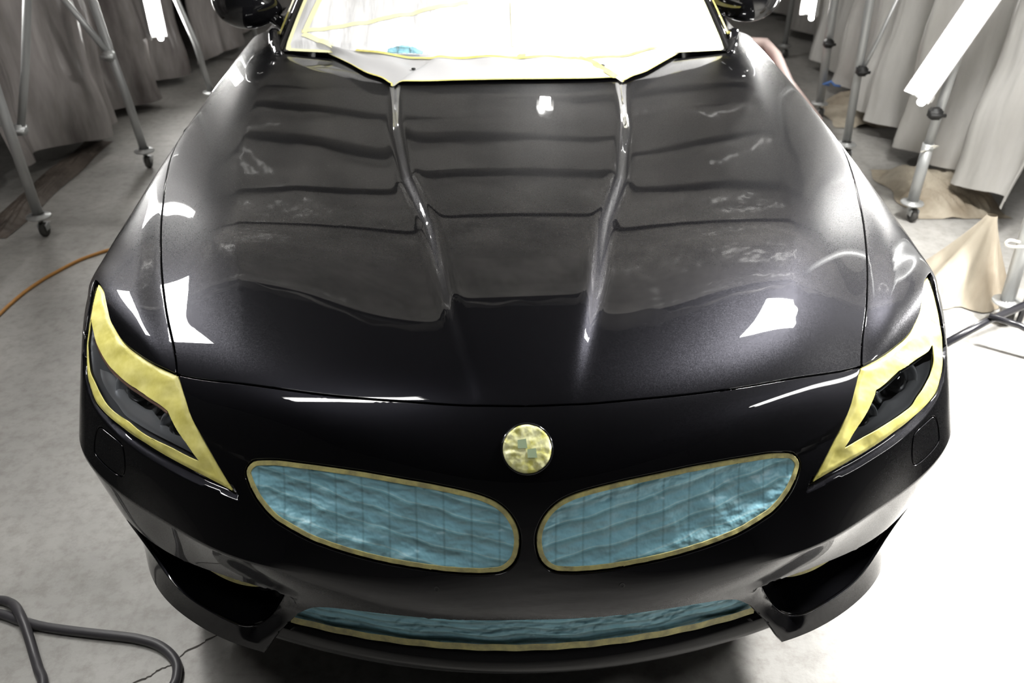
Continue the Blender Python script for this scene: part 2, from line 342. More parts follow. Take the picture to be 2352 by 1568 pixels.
def N(u,v,e=1e-3):
    du=S(u+e,v)-S(u-e,v); dv=S(u,v+e)-S(u,v-e); n=np.cross(du,dv); n/=np.linalg.norm(n,axis=-1,keepdims=True)+1e-12
    return n

# ---------------------------------------------------------------- car: panels cut out of the body surface
def cr(pts, per=5, closed=False):
    A = [tuple(p) for p in pts]
    if closed: A = [A[-1]] + A + [A[0], A[1]]
    else: A = [tuple(2*np.array(A[0])-np.array(A[1]))] + A + [tuple(2*np.array(A[-1])-np.array(A[-2]))]
    A = np.array(A, float); out = []
    for i in range(len(A)-3):
        a,b_,c,d = A[i:i+4]
        for t in np.linspace(0,1,per,endpoint=False): out.append(.5*((2*b_)+(-a+c)*t+(2*a-5*b_+4*c-d)*t*t+(-a+3*b_-3*c+d)*t**3))
    if not closed: out.append(A[-2])
    return np.array(out)
def ln(a, b_, st=.06):
    n = max(2, int(math.dist(a,b_)/st)); return np.array([np.array(a)+(np.array(b_)-np.array(a))*t for t in np.linspace(0,1,n)])
def join(*segs):
    out = []
    for s in segs:
        for p in s:
            if not out or math.dist(p, out[-1]) > 1e-4: out.append((max(float(p[0]),0.), float(p[1])))
    if math.dist(out[0], out[-1]) < 1e-4: out.pop()
    return np.array(out)
def area(p): x, y = p[:,0], p[:,1]; return .5*np.sum(x*np.roll(y,-1)-np.roll(x,-1)*y)
def inside(poly, q):
    x, y = q[:,0][:,None], q[:,1][:,None]; a = poly; b_ = np.roll(poly,-1,0)
    c = ((a[:,1] > y) != (b_[:,1] > y)) & (x < (b_[:,0]-a[:,0])*(y-a[:,1])/(b_[:,1]-a[:,1]+1e-15)+a[:,0])
    return c.sum(1) % 2 == 1
def frames(poly):
    """3D points, normals, in-surface outward directions of a closed uv loop (counter-clockwise)"""
    p = S(poly[:,0], poly[:,1]); n = N(poly[:,0], poly[:,1])
    t = np.roll(p,-1,0)-np.roll(p,1,0); t /= np.linalg.norm(t,axis=1,keepdims=True)+1e-12
    o = np.cross(t, n); o /= np.linalg.norm(o,axis=1,keepdims=True)+1e-12
    return p, n, o
def inset(poly, d):
    if area(poly) < 0: poly = poly[::-1]
    p, n, o = frames(poly); e = 1e-4
    du = (S(poly[:,0]+e, poly[:,1])-p)/e; dv = (S(poly[:,0], poly[:,1]+e)-p)/e; r = -o*d
    a,b_,c = (du*du).sum(1), (du*dv).sum(1), (dv*dv).sum(1); f,g = (r*du).sum(1), (r*dv).sum(1); D = a*c-b_*b_
    return poly + np.stack([(f*c-g*b_)/D, (a*g-b_*f)/D], 1)
def panel(name, outer, mat, parent, holes=(), step=(.10,.08), off=None, gap=.0015, flange=.018, hgap=None, hflange=None, sym=True, side=0, thick=True, fine=None, lines=()):
    """side 0: both halves as one mesh (sym) ; +1/-1: one side only"""
    outer = outer if area(outer) > 0 else outer[::-1]
    holes = [h if area(h) < 0 else h[::-1] for h in holes]
    loops = [outer]+list(holes)
    B = np.vstack(loops); nb = len(B); edges = []; k = 0; isb = []
    for L in loops:
        for i in range(len(L)): edges.append((k+i, k+(i+1)%len(L)))
        k += len(L)
    u0, v0 = outer.min(0); u1, v1 = outer.max(0); su, sv = step
    pts = []
    for j, v in enumerate(np.arange(v0+sv/2, v1, sv)):
        for u in np.arange(u0+(su/2 if j % 2 else su*.02), u1, su): pts.append((u, v))
    if fine:
        (fu0,fu1),(fs,ft) = fine; pts = [p for p in pts if not (fu0 <= p[0] < fu1)]
        for j, v in enumerate(np.arange(v0+ft/2, v1, ft)):
            for u in np.arange(fu0+(fs/2 if j % 2 else 0), fu1, fs): pts.append((u, v))
    G = np.array(pts); ok = inside(outer, G)
    for h in holes: ok &= ~inside(h, G)
    G = G[ok]
    W = np.array([1/su, 1/sv]); keep = np.ones(len(G), bool)
    # keep the grid clear of the boundary (distance in steps)
    for i in range(0, len(B), 64):
        d = ((G[:,None,:]-B[None,i:i+64,:])*W); keep &= (d**2).sum(2).min(1) > (.45 if not fine else .3)**2
    if sym and not side: keep &= G[:,0] > su*.4 if not fine else G[:,0] > fine[1][0]*.4
    G = G[keep]
    LN = []; kk = nb
    for L in lines:
        L = np.array(L); L = L[inside(outer, L)]; 
        for h in holes: L = L[~inside(h, L)]
        L = np.array([q for q in L if (((q-B)*W)**2).sum(1).min() > .2]); 
        if len(L) < 2: continue
        dd = np.full(len(G), 9.)
        for q in L: dd = np.minimum(dd, (((G-q)*W)**2).sum(1))
        G = G[dd > .4**2]; LN.append(L); edges += [(kk+i, kk+i+1) for i in range(len(L)-1) if math.dist(L[i], L[i+1]) < .25]; kk += len(L)
    A = np.vstack([B]+LN+[G])
    r = delaunay_2d_cdt([Vector((float(p[0]), float(p[1]))) for p in A], edges, [], 0, 1e-6, True)
    V2 = np.array([tuple(p) for p in r[0]]); T = np.array([f for f in r[2] if len(f) == 3])
    orig = r[3]
    c = V2[T].mean(1); ok = inside(outer, c)
    for h in holes: ok &= ~inside(h, c)
    T = T[ok]
    a,b_,d = V2[T[:,0]], V2[T[:,1]], V2[T[:,2]]
    fl = ((b_[:,0]-a[:,0])*(d[:,1]-a[:,1])-(b_[:,1]-a[:,1])*(d[:,0]-a[:,0])) < 0
    T[fl] = T[fl][:, ::-1]
    def Dp(u, v):
        p = S(u, v)
        if off is None: return p
        return p + N(u, v)*off(u, v, p)[:,None]
    u, v = V2[:,0], V2[:,1]; Pp = Dp(u, v)
    if off is None: Nn = N(u, v)
    else:
        e = 2.5e-3; Nn = np.cross(Dp(u+e,v)-Dp(u-e,v), Dp(u,v+e)-Dp(u,v-e)); Nn /= np.linalg.norm(Nn,axis=1,keepdims=True)+1e-12
    # map of original boundary points to output vertices
    o2n = {}
    for i, ids in enumerate(orig):
        for q in ids: o2n[q] = i
    verts = Pp.copy(); norms = Nn.copy(); faces = T.tolist(); extraV = []; extraN = []; nbase = len(verts)
    k = 0
    if thick:
        for li, L in enumerate(loops):
            gp = gap if li == 0 else (hgap if hgap is not None else gap); fg = flange if li == 0 else (hflange if hflange is not None else flange)
            p, n, o = frames(L); m_ = len(L); ids = [o2n[k+i] for i in range(m_)]
            if sym and not side:
                for i in range(m_):
                    if L[i,0] < 1e-6: o[i] = (0, o[i,1], o[i,2]) if abs(o[i,0]) < .9 else (0,0,0)
            for i in range(m_):
                verts[ids[i]] -= o[i]*(gp+.0012)
            q0 = np.array([verts[j] for j in ids])
            r1 = q0 + o*.0011 - n*.0013; r2 = r1 - n*fg
            s0 = nbase+len(extraV)
            extraV += r1.tolist()+r2.tolist(); extraN += (n*.45+o*.9).tolist()+(o*1.).tolist()
            for i in range(m_):
                j = (i+1) % m_
                if sym and not side and L[i,0] < 1e-6 and L[j,0] < 1e-6: continue
                faces.append([ids[i], s0+i, s0+j, ids[j]]); faces.append([s0+i, s0+m_+i, s0+m_+j, s0+j])
            k += m_
    if extraV: verts = np.vstack([verts, extraV]); norms = np.vstack([norms, extraN])
    norms /= np.linalg.norm(norms,axis=1,keepdims=True)+1e-12
    if side:
        sg = np.array([side,1,1]); V3 = verts*sg; N3 = norms*sg
        F = faces if side > 0 else [f[::-1] for f in faces]
        return link(name, V3, F, mat, parent, True, N3)
    nv = len(verts); cen = np.abs(verts[:,0]) < 1e-5; mp = np.arange(nv)+nv
    mp[cen] = np.where(cen)[0]
    norms[cen,0] = 0
    V3 = np.vstack([verts, verts*[-1,1,1]]); N3 = np.vstack([norms, norms*[-1,1,1]])
    F = faces + [[int(mp[i]) for i in f[::-1]] for f in faces]
    used = np.zeros(len(V3), bool)
    for f in F: used[f] = True
    rm = np.cumsum(used)-1; V3 = V3[used]; N3 = N3[used]; F = [[int(rm[i]) for i in f] for f in F]
    return link(name, V3, F, mat, parent, True, N3)

KID = np.array([[3.628,4.532],[3.548,4.283],[3.426,4.077],[3.277,3.917],[3.107,3.796],[2.916,3.727],[2.725,3.661],[2.535,3.603],[2.346,3.56],[2.16,3.518],[1.981,3.484],[1.808,3.453],[1.636,3.426],[1.466,3.405],[1.298,3.389],[1.131,3.374],[0.963,3.362],[0.793,3.357],[0.621,3.358],[0.448,3.372],[0.28,3.421],[0.155,3.586],[0.102,3.823],[0.1,4.084],[0.148,4.328],[0.233,4.541],[0.351,4.699],[0.492,4.794],[0.641,4.849],[0.79,4.884],[0.94,4.909],[1.088,4.93],[1.236,4.942],[1.384,4.95],[1.533,4.957],[1.686,4.962],[1.84,4.966],[2.005,4.964],[2.181,4.958],[2.356,4.953],[2.54,4.944],[2.736,4.929],[2.933,4.914],[3.131,4.89],[3.332,4.839],[3.526,4.752]])
HUP = [[5.216,5.785],[5.464,5.766],[5.686,5.727],[5.875,5.686],[6.044,5.642],[6.191,5.594],[6.325,5.58],[6.44,5.621],[6.549,5.68],[6.626,5.817],[6.701,5.961],[6.783,6.091],[6.907,6.159],[7.072,6.174]]
HOUT = [[7.072,6.174],[7.081,5.836],[7.084,5.506],[7.079,5.186],[7.069,4.875],[7.052,4.575],[6.977,4.349],[6.877,4.168],[6.733,4.07],[6.582,3.995],[6.399,4.002],[6.204,4.036],[6.001,4.08],[5.772,4.108],[5.539,4.132],[5.286,4.131],[5.028,4.123],[4.773,4.117],[4.518,4.112],[4.268,4.1],[4.021,4.073],[3.775,4.029]]
HIN = [[3.775,4.029],[3.928,4.22],[4.083,4.412],[4.236,4.613],[4.398,4.809],[4.563,5.004],[4.734,5.198],[4.896,5.406],[5.058,5.599],[5.216,5.785]]
HOPEN = [[6.603,4.607],[6.524,4.477],[6.375,4.417],[6.161,4.398],[5.966,4.356],[5.667,4.412],[5.26,4.451],[4.879,4.464],[4.441,4.453],[4.552,4.545],[4.651,4.637],[4.885,4.814],[5.107,4.976],[5.29,5.138],[5.36,5.223],[5.927,5.198],[6.257,5.029],[6.527,4.858],[6.659,4.822]]
SHELF = [(3.65,3.90),(4.17,3.93),(4.64,3.91),(5.19,3.92),(5.80,3.92),(6.29,3.88),(6.75,3.98),(7.0,4.2)]
WASH = [(5.96,3.84),(5.88,3.74),(5.85,3.55),(5.87,3.4),(5.93,3.3),(6.15,3.26),(6.42,3.26),(6.48,3.33),(6.46,3.57),(6.40,3.74),(6.26,3.80)]
SIDE_SHUT = [(5.22,5.79),(5.40,6.21),(5.58,6.62),(5.70,7.02),(5.81,7.41),(5.90,7.78),(5.97,8.14),(6.02,8.49),(6.07,8.95),(6.20,9.5),(6.48,10.0),(6.85,10.5),(7.05,11.2),(7.1,12)]
FRONT_SHUT = [(0,6.00),(.6,6.015),(1.5,6.05),(2.68,6.03),(3.9,5.96),(5.22,5.79)]
CTR_TOP = [(0,2.04),(.65,2.04),(1.52,2.08),(2.2,2.06),(2.62,1.90),(2.92,1.54)]
BLADE_IN = [(2.92,1.54),(3.08,1.18),(3.24,.80),(3.50,.02)]
INTAKE = [(6.12,2.14),(5.53,2.05),(4.91,2.0),(4.19,2.03),(3.62,2.08),(3.22,2.12),(3.17,1.95),(3.26,1.62),(3.44,1.13),(3.68,.74),(3.95,.66),(4.40,.68),(4.95,.72),(5.36,.86),(5.75,1.15),(6.05,1.55),(6.20,1.95)]
hl = join(cr(HIN,4), cr(HUP,4), cr(HOUT,4))
if area(hl) < 0: hl = hl[::-1]
front = cr(FRONT_SHUT, 14)
shelf_line = cr(SHELF, 12); SHP = S(shelf_line[:,0], shelf_line[:,1])
low = np.array([p for p in cr(HOUT,4) if p[1] < 4.6])          # lower edge of the headlight
shelf_poly = np.vstack([shelf_line, [(7.05,4.9),(5,4.9),(3.80,4.10)]])
INW = cr([(3.10,2.05),(3.17,1.90),(3.26,1.62),(3.44,1.13),(3.68,.70)],6); INP = S(INW[:,0], INW[:,1])
RIDGE = cr([(3.55,4.80),(3.9,4.86),(4.3,4.93),(4.62,5.05)], 10); RP = S(RIDGE[:,0], RIDGE[:,1])
def near(p, Q, closed=False):
    """distance of points p to the polyline Q"""
    A_ = Q if closed else Q[:-1]; B_ = np.roll(Q,-1,0) if closed else Q[1:]; d = np.full(len(p), 9.)
    for i in range(len(A_)):
        e = B_[i]-A_[i]; w_ = p-A_[i]; t = np.clip((w_@e)/(e@e+1e-15),0,1)[:,None]; d = np.minimum(d, ((w_-t*e)**2).sum(1))
    return np.sqrt(d)
def bumper_off(u, v, p):
    q = np.stack([u, v], 1); o = np.zeros(len(u)); z = np.where((u > 3.4) & (v > 3.6) & (v < 5.0))[0]
    if len(z):
        i = z[inside(shelf_poly, q[z])]
        if len(i): o[i] = -.0115*sm(near(p[i], SHP), 0, .016)
    z = np.where((u > 3.2) & (u < 4.8) & (v > 4.0) & (v < 5.2))[0]
    if len(z):
        vr = np.interp(u[z], RIDGE[:,0], RIDGE[:,1]); d = near(p[z], RP); below = v[z] < vr
        fade = np.clip((u[z]-3.25)/.35,0,1)*np.clip((4.85-u[z])/.25,0,1)
        o[z] -= np.where(below, .0045*np.clip(d/.012,0,1)*np.clip(1-d/.07,0,1), 0)*fade
    z = np.where((u > 2.6) & (u < 4.2) & (v > .3) & (v < 2.12))[0]
    if len(z): o[z] -= .012*(1-np.clip(near(p[z], INP)/.034,0,1))**2
    return o
top_of = {'paint': M['paint']}
car = empty('car', (0, 1.9, 0), 'black glossy two-seat roadster seen nose-on, its lamps, grilles and windscreen masked for painting', 'car')

# bonnet
bon = join(front, cr(SIDE_SHUT, 6), ln((7.1,12),(4.55,12)), cr([(4.55,12),(4.38,11.7),(4.15,11.45),(3.4,11.3),(0,11.08)],8), ln((0,11.08),(0,6.0)))
panel('bonnet', bon, M['paint'], car, step=(.12,.09), fine=((0,2.9),(.05,.09)))
# front bumper skin with its openings
bum = join(ln((0,6.0),(0,2.04)), cr(CTR_TOP,8), cr(BLADE_IN,5), ln((3.5,.02),(8,.02)), ln((8,.02),(8,4.62)), ln((8,4.62),(7.08,4.80)),
           [p for p in cr(HOUT,4) if p[1] < 4.8], cr(HIN,4), front[::-1])
kh = cr([tuple(p) for p in KID[::1]], 3, True); kho = inset(kh, -.002)
ink = cr(INTAKE, 5, True); wsh = cr(WASH, 4, True)
panel('front_bumper', bum, M['paint'], car, holes=[kho, ink, wsh], step=(.085,.065), off=bumper_off, lines=[shelf_line, RIDGE], gap=.0014, hgap=.0012, hflange=.012)
# wings
wing = join(cr(HUP,4), [p for p in cr(HOUT,4) if p[1] > 4.8], ln((7.08,4.80),(8,4.62)), ln((8,4.62),(8,12)), ln((8,12),(7.1,12)), cr(SIDE_SHUT,6)[::-1])
SSH = cr(SIDE_SHUT,6); SSP = S(SSH[:,0], SSH[:,1])
def wing_off(u, v, p): return .0045*sm(near(p, SSP), 0, .055)*sm(v, 5.5, 6.0)*(1-sm(v, 7.6, 9.2))
for sd in (1, -1): panel('front_wing', wing, M['paint'], car, step=(.10,.08), side=sd, off=wing_off)
for sd in (1, -1): panel('washer_cover', wsh, M['paint'], car, step=(.08,.06), side=sd, gap=.0012, flange=.006)

# headlights: housing bowl, shroud, projector lamps, clear cover, yellow tape round the edge
HOPENL = [[6.966,5.251],[6.812,5.025],[6.623,4.927],[6.421,4.904],[6.318,4.917],[6.089,4.972],[5.766,5.061],[5.402,5.096],[5.181,5.057],[5.101,4.973],[4.853,4.741],[4.612,4.542],[4.428,4.38],[4.64,4.371],[5.041,4.378],[5.481,4.334],[5.853,4.334],[6.178,4.24],[6.418,4.243],[6.64,4.318],[6.78,4.381],[6.864,4.468],[6.959,4.712],[6.974,4.954]]
opn = join(cr([HOPEN[8],HOPEN[9],HOPEN[10],HOPEN[11],HOPEN[12],HOPEN[13],HOPEN[14]],4), ln(HOPEN[14],HOPEN[15],.05), cr([HOPEN[15],HOPEN[16],HOPEN[17],HOPEN[18],HOPEN[0],HOPEN[1],HOPEN[2],HOPEN[3],HOPEN[4],HOPEN[5],HOPEN[6],HOPEN[7],HOPEN[8]],5))
if area(opn) < 0: opn = opn[::-1]
opnL = join(cr(HOPENL[:9],4), cr(HOPENL[8:13],4), cr(HOPENL[12:]+HOPENL[:1],4))
if area(opnL) < 0: opnL = opnL[::-1]
HP = S(hl[:,0], hl[:,1])
def bowl_off(u, v, p): return -.006-.066*sm(near(p, HP, True), 0, .05)
def tape_off(u, v, p):
    d = near(p, HP, True); w_ = .0008*np.sin(90*p[:,0]+55*p[:,2]*1.3)+.0007*np.sin(160*p[:,1]-70*p[:,0])
    return -.0055+.003*sm(d,0,.010)+w_*sm(d,.002,.015)
def lens_off(u, v, p): return np.full(len(u), -.0045)
def ring(mb, c, ax, r0, r1, h0, h1, n=36):
    ax = Vector(ax).normalized(); z = Vector((0,0,1)); q = z.rotation_difference(ax)
    v, f = lathe([(r0,h0),(r1,h0),(r1,h1),(r0,h1),(r0,h0)], n, c, q); mb.add(v, f)
for sd in (1, -1):
    h = panel('headlight', hl, M['housing'], car, step=(.10,.08), side=sd, off=bowl_off, gap=.003, flange=.012)
    h['label'] = 'wedge-shaped headlight'
    def loc(u, v, d):
        p = S(u, v)[0]-0; n = N(u, v)[0]; p = p-n*d; return (sd*p[0], p[1], p[2])
    for (u, v, r, nm) in ((6.05,4.84,.046,'projector_lamp'), (5.12,4.74,.034,'projector_lamp')):
        c = loc(u, v, .040); ax = (.30*sd, -1, .28); mb = MB(); A = Vector(ax).normalized(); q = Vector((0,0,1)).rotation_difference(A)
        v_, f_ = lathe([(r*1.06,-.01),(r*1.12,.006),(r*1.02,.010),(r*.92,.004),(r*.80,-.006),(r*.70,-.002),(r*.66,-.012)], 40, c, q); mb.add(v_, f_)
        mb.build(nm, M['silver'], h)
        mb = MB(); v_, f_ = lathe([(r*.66,-.012),(r*.60,.002),(r*.42,.012),(r*.2,.017),(0,.018)], 32, c, q); mb.add(v_, f_); mb.build('projector_eye', M['gloss'], h)
    # stepped grey shroud under the lamps
    lowp = cr([HOPEN[8],HOPEN[7],HOPEN[6],HOPEN[5],HOPEN[4],HOPEN[3],HOPEN[2],HOPEN[1],HOPEN[0]],6); a = S(lowp[:,0], lowp[:,1]); n_ = N(lowp[:,0], lowp[:,1])
    cen = S(5.7, 4.95)[0]; tow = (cen-a); tow /= np.linalg.norm(tow,axis=1,keepdims=True)
    rows = [a-n_*.008, a-n_*.012+tow*.006, a-n_*.020+tow*.008, a-n_*.024+tow*.022, a-n_*.034+tow*.026]
    vv = np.vstack(rows)*[sd,1,1]; k = len(a); ff = [(j*k+i, j*k+i+1, (j+1)*k+i+1, (j+1)*k+i) for j in range(4) for i in range(k-1)]
    link('shroud', vv, ff if sd > 0 else [f[::-1] for f in ff], M['silver'], h)
    # bright trim strip along the upper edge of the cover
    up = np.vstack([ln((5.34,5.17),(5.95,5.15),.05), cr([(5.95,5.15),(6.26,4.99),(6.53,4.83),(6.62,4.70)],6)]) if sd > 0 else cr([(p[0],p[1]-.045) for p in HOPENL[1:9]],6); a = S(up[:,0], up[:,1])-N(up[:,0], up[:,1])*.008
    mb = MB(); mb.tube([(sd*p[0],p[1],p[2]) for p in a], .0032, 8); mb.build('trim_strip', M['amber'] if sd < 0 else M['chrome'], h)
    ow = opn if sd > 0 else opnL
    lens = panel('lens', inset(ow, -.006), M['lens'], h, step=(.1,.08), side=sd, off=lens_off, thick=False)
    tp = panel('masking_tape', inset(hl, .0015), M['tape'], h, holes=[ow], step=(.05,.04), side=sd, off=tape_off, gap=.0, flange=.002, hgap=.0, hflange=.0008)
    tp['label'] = 'yellow masking tape around the headlight'

# kidney grilles: black rim, thin tape border, blue film laid over the slats
kt = inset(kh, .0005); kf = inset(kt, .009); kf2 = inset(kt, .007)
KP = S(kt[:,0], kt[:,1])
def ktape_off(u, v, p): return -.0022+.0012*np.sin(p[:,0]*210)*np.sin(p[:,2]*190)*.5
def kfilm_off(u, v, p):
    d = near(p, KP, True); s = np.abs(((np.abs(p[:,0])*21.3) % 1)-.5)*2
    return -.004-.007*sm(d,.006,.03)+.0016*np.sin(p[:,0]*61+p[:,2]*45)*sm(d,.01,.03)+.0012*np.abs(np.sin(p[:,0]*40-p[:,2]*95+1))*sm(d,.01,.02)
for sd in (1, -1):
    g = panel('kidney_grille', kt, M['black'], car, step=(.12,.09), side=sd, off=lambda u,v,p: np.full(len(u),-.023), gap=0, flange=.004)
    g['label'] = 'kidney-shaped radiator grille'
    mb = MB()
    for i in range(1, 11):       # slats behind the film
        xx = (i+.0)/21.3
        vvs = np.linspace(3.35,4.98,40); uu_ = np.full(40, 0.)
        # u where the surface reaches this x
        uu_ = np.array([np.interp(xx, S(np.linspace(0,4.2,60), np.full(60,v))[:,0], np.linspace(0,4.2,60)) for v in vvs]); q = np.stack([uu_, vvs],1); ins = inside(kf, q)
        if ins.sum() < 4: continue
        q = q[ins]; a = S(q[:,0],q[:,1])-N(q[:,0],q[:,1])*.0195; MB().tube([(sd*p[0],p[1],p[2]) for p in a], .0022, 6).build('slat', M['black'], g)
    t = panel('masking_tape', kt, M['tape2'], g, holes=[kf], step=(.05,.03), side=sd, off=ktape_off, gap=0, flange=.003, hflange=.0005)
    t['label'] = 'thin yellow tape border'
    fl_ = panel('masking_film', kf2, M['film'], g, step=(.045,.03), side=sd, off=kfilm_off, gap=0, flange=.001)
    fl_['label'] = 'crinkled blue masking film'

# badge under crumpled tape
bp_ = S(0., 5.475)[0]; bn = N(0., 5.475)[0]; q = Vector((0,0,1)).rotation_difference(Vector(bn))
mb = MB(); v_, f_ = lathe([(.0,.000),(.0435,.000),(.0445,.002),(.0435,.0045),(.0415,.005)], 64, bp_, q); mb.add(v_, f_)
badge = mb.build('badge', M['gloss'], car); badge['label'] = 'round bonnet badge'
R_ = np.random.RandomState(3)
prof = []; vv = []; ff = []; nr, na = 14, 56
cr_c = R_.uniform(-.038,.038,(16,2)); cr_h = R_.uniform(.0004,.0016,16)
for i in range(nr+1):
    for j in range(na):
        rr = .0415*i/nr; a = 2*math.pi*j/na; x_, y_ = rr*math.cos(a), rr*math.sin(a)
        d = np.hypot(cr_c[:,0]-x_, cr_c[:,1]-y_); k2 = np.argsort(d)[:2]; z_ = .0055+.0028*(1-(rr/.0415)**2)+cr_h[k2[0]]*min(1,(d[k2[1]]-d[k2[0]])/.006)
        z_ += .0009*math.sin(a*13+1.3)*(rr/.0415)**2
        if i == nr: z_ = .0035
        p = q.to_matrix() @ Vector((x_, y_, z_)); vv.append((p.x+bp_[0], p.y+bp_[1], p.z+bp_[2]))
ff = [(i*na+j, (i+1)*na+j, (i+1)*na+(j+1)%na, i*na+(j+1)%na) for i in range(nr) for j in range(na)]
tt = link('masking_tape', vv, ff, M['tape3'], badge); tt['label'] = 'crumpled yellow tape disc'
for (ax_, ay_) in ((-.008,.008),(.008,-.008)):
    mb = MB(); pp = []
    for (dx,dy) in ((-.008,-.008),(.008,-.008),(.006,.008),(-.008,.006)):
        p = q.to_matrix() @ Vector((ax_+dx, ay_+dy, .0098)); pp.append((p.x+bp_[0], p.y+bp_[1], p.z+bp_[2]))
    mb.add(pp, [(0,1,2,3)]); mb.build('badge_quarter', simple('faded_blue_quarter', (.36,.46,.30), .3), badge, False)

# side intakes: duct walls behind the openings
for sd in (1, -1):
    p, n, o = frames(ink if area(ink) > 0 else ink[::-1]); K = len(p); c0 = p.mean(0)
    rows = [p + n*(bumper_off(np.array([q_[0] for q_ in (ink if area(ink) > 0 else ink[::-1])]), np.array([q_[1] for q_ in (ink if area(ink) > 0 else ink[::-1])]), p)[:,None]-.004) - o*.002]; p = p + n*(bumper_off((ink if area(ink) > 0 else ink[::-1])[:,0], (ink if area(ink) > 0 else ink[::-1])[:,1], p)[:,None])
    for t in np.linspace(.12,1,8): 
        rows.append(p + np.array([-.02,.15,-.005])*t*1. - (p-c0)*np.array([.22,.0,.30])*t**1.3 - n*.004)
    vv = np.vstack(rows+[rows[-1].mean(0)[None]]); nR = len(rows)
    ff = [(j*K+i, (j+1)*K+i, (j+1)*K+(i+1)%K, j*K+(i+1)%K) for j in range(nR-1) for i in range(K)]+[((nR-1)*K+i, nR*K, (nR-1)*K+(i+1)%K) for i in range(K)]
    d = link('side_intake', vv*[sd,1,1], ff if sd > 0 else [f[::-1] for f in ff], M['paint'], car); d['label'] = 'side air intake duct'
    # masked corner of the inner mesh
    tpv = []; nn = 14
    for i in range(nn):
        t = i/(nn-1); a_ = S(3.55+1.0*t, 2.06)[0]; hh = .016*math.sin(math.pi*t)**.8+.003
        for k in range(4): tpv.append((sd*a_[0], a_[1]+.016+.001*k, a_[2]-.006-(.012+hh)*k/3))
    ff = [(i*4+k, i*4+k+1, (i+1)*4+k+1, (i+1)*4+k) for i in range(nn-1) for k in range(3)]
    tp = link('masking_tape', tpv, ff, M['tape2'], d); tp['label'] = 'yellow tape inside the intake'

# lower centre intake and lip
def lowgrid(rows, xs): 
    v = []; k = len(xs)
    for fy, fz in rows: v += [(x, fy(x), fz(x)) for x in xs]
    return v, [(j*k+i, j*k+i+1, (j+1)*k+i+1, (j+1)*k+i) for j in range(len(rows)-1) for i in range(k-1)]
xs = np.linspace(-.45,.45,91); tz = lambda x: .252-.0*abs(x)
ty = lambda x: .062+.37*x*x
end = lambda x: sm(abs(x), .30, .45)
v_, f_ = lowgrid([(lambda x,t=t: ty(x)+.004+.030*t+.002*math.sin(x*40+t*9), lambda x,t=t: tz(x)+.002+.160*t*(1-.25*end(x))) for t in np.linspace(0,1,14)], xs)
low_g = link('lower_grille', [(x,y+.006,z) for x,y,z in v_], f_, M['black'], car); low_g['label'] = 'wide lower centre air intake'
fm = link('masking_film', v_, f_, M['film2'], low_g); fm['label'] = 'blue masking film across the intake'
v_, f_ = lowgrid([(lambda x,t=t: ty(x)-.005+.003*t+.0006*math.sin(x*90), lambda x,t=t: tz(x)+.0005+.015*t) for t in np.linspace(0,1,4)], xs)
tp = link('masking_tape', v_, f_, M['tape2'], low_g); tp['label'] = 'yellow tape strip along the lower edge'
xs = np.linspace(-.53,.53,107); ly = lambda x: .037+.385*x*x
prof = [(.045,.30),(.012,.258),(.0,.2515),(-.004,.2500),(-.009,.243),(-.014,.233),(-.019,.222),(-.0225,.2125),(-.0215,.2085),(-.016,.207),(.02,.206),(.12,.205)]
v_, f_ = lowgrid([(lambda x,a=a: ly(x)+a+.024, lambda x,b_=b_: b_) for a, b_ in prof], xs)
lip = link('lower_lip', v_, f_, M['gloss'], car); lip['label'] = 'gloss black lower lip'
for u_, v__ in ((1.08,3.03),(-1.04,3.03)):
    p = S(u_, v__)[0]; n = N(u_, v__)[0]; qq = Vector((0,0,1)).rotation_difference(Vector(n))
    MB().add(*lathe([(.0052,.0004),(.0048,.0008),(.0030,.0008),(.0024,-.0005),(0,-.0005)], 16, p, qq)).build('plate_screw_hole', M['black'], car)

# windscreen with its white sheet, tape lines
def Wp(a, b_, h=0.):
    a = np.asarray(a, float); b_ = np.asarray(b_, float)
    hw = .702-.125*b_; x = hw*a; y = 1.715+.07*a*a*(1-.1*b_)+.62*b_; z = .9165+.36*b_-.045*b_*b_+.0*a
    return np.stack([x, y-.5*h, z+.866*h], -1)
def wgrid(a0, a1, b0, b1, na_, nb_, hf):
    aa, bb = np.meshgrid(np.linspace(a0,a1,na_), np.linspace(b0,b1,nb_)); v = Wp(aa.ravel(), bb.ravel(), hf(aa.ravel(), bb.ravel()))
    return v, [(j*na_+i, j*na_+i+1, (j+1)*na_+i+1, (j+1)*na_+i) for j in range(nb_-1) for i in range(na_-1)]
v_, f_ = wgrid(-1,1,0,1,40,14, lambda a,b_: a*0)
ws = link('windscreen', v_, f_, M['gloss'], car)
def fold(a, b_):
    d = sm(1-np.abs(a),0,.06)*sm(b_,0,.04)
    w_ = np.zeros_like(a)
    for ph, fa, sl, am in ((.3,9,2.,.006),(1.9,17,-3.,.004),(4.,31,1.5,.0025),(2.2,5,5,.008)): w_ += am*np.abs(np.sin(fa*a+sl*b_+ph))
    return .006+d*w_
v_, f_ = wgrid(-.985,.985,.0,.98,220,60, fold)
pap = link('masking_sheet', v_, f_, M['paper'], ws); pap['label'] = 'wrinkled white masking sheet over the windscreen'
def ribbon(mb, ab, w_, h=.016):
    ab = np.array(ab, float)
    pts = Wp(ab[:,0], ab[:,1], 0)+np.array([0,-.5,.866])*(fold(ab[:,0], ab[:,1])[:,None]+.002)
    t = np.gradient(pts,axis=0); t /= np.linalg.norm(t,axis=1,keepdims=True); sd_ = np.cross(t, [0,-.5,.866])*w_/2
    v = np.vstack([pts+sd_, pts-sd_]); k = len(pts); mb.add(v.tolist(), [(i, i+1, k+i+1, k+i) for i in range(k-1)])
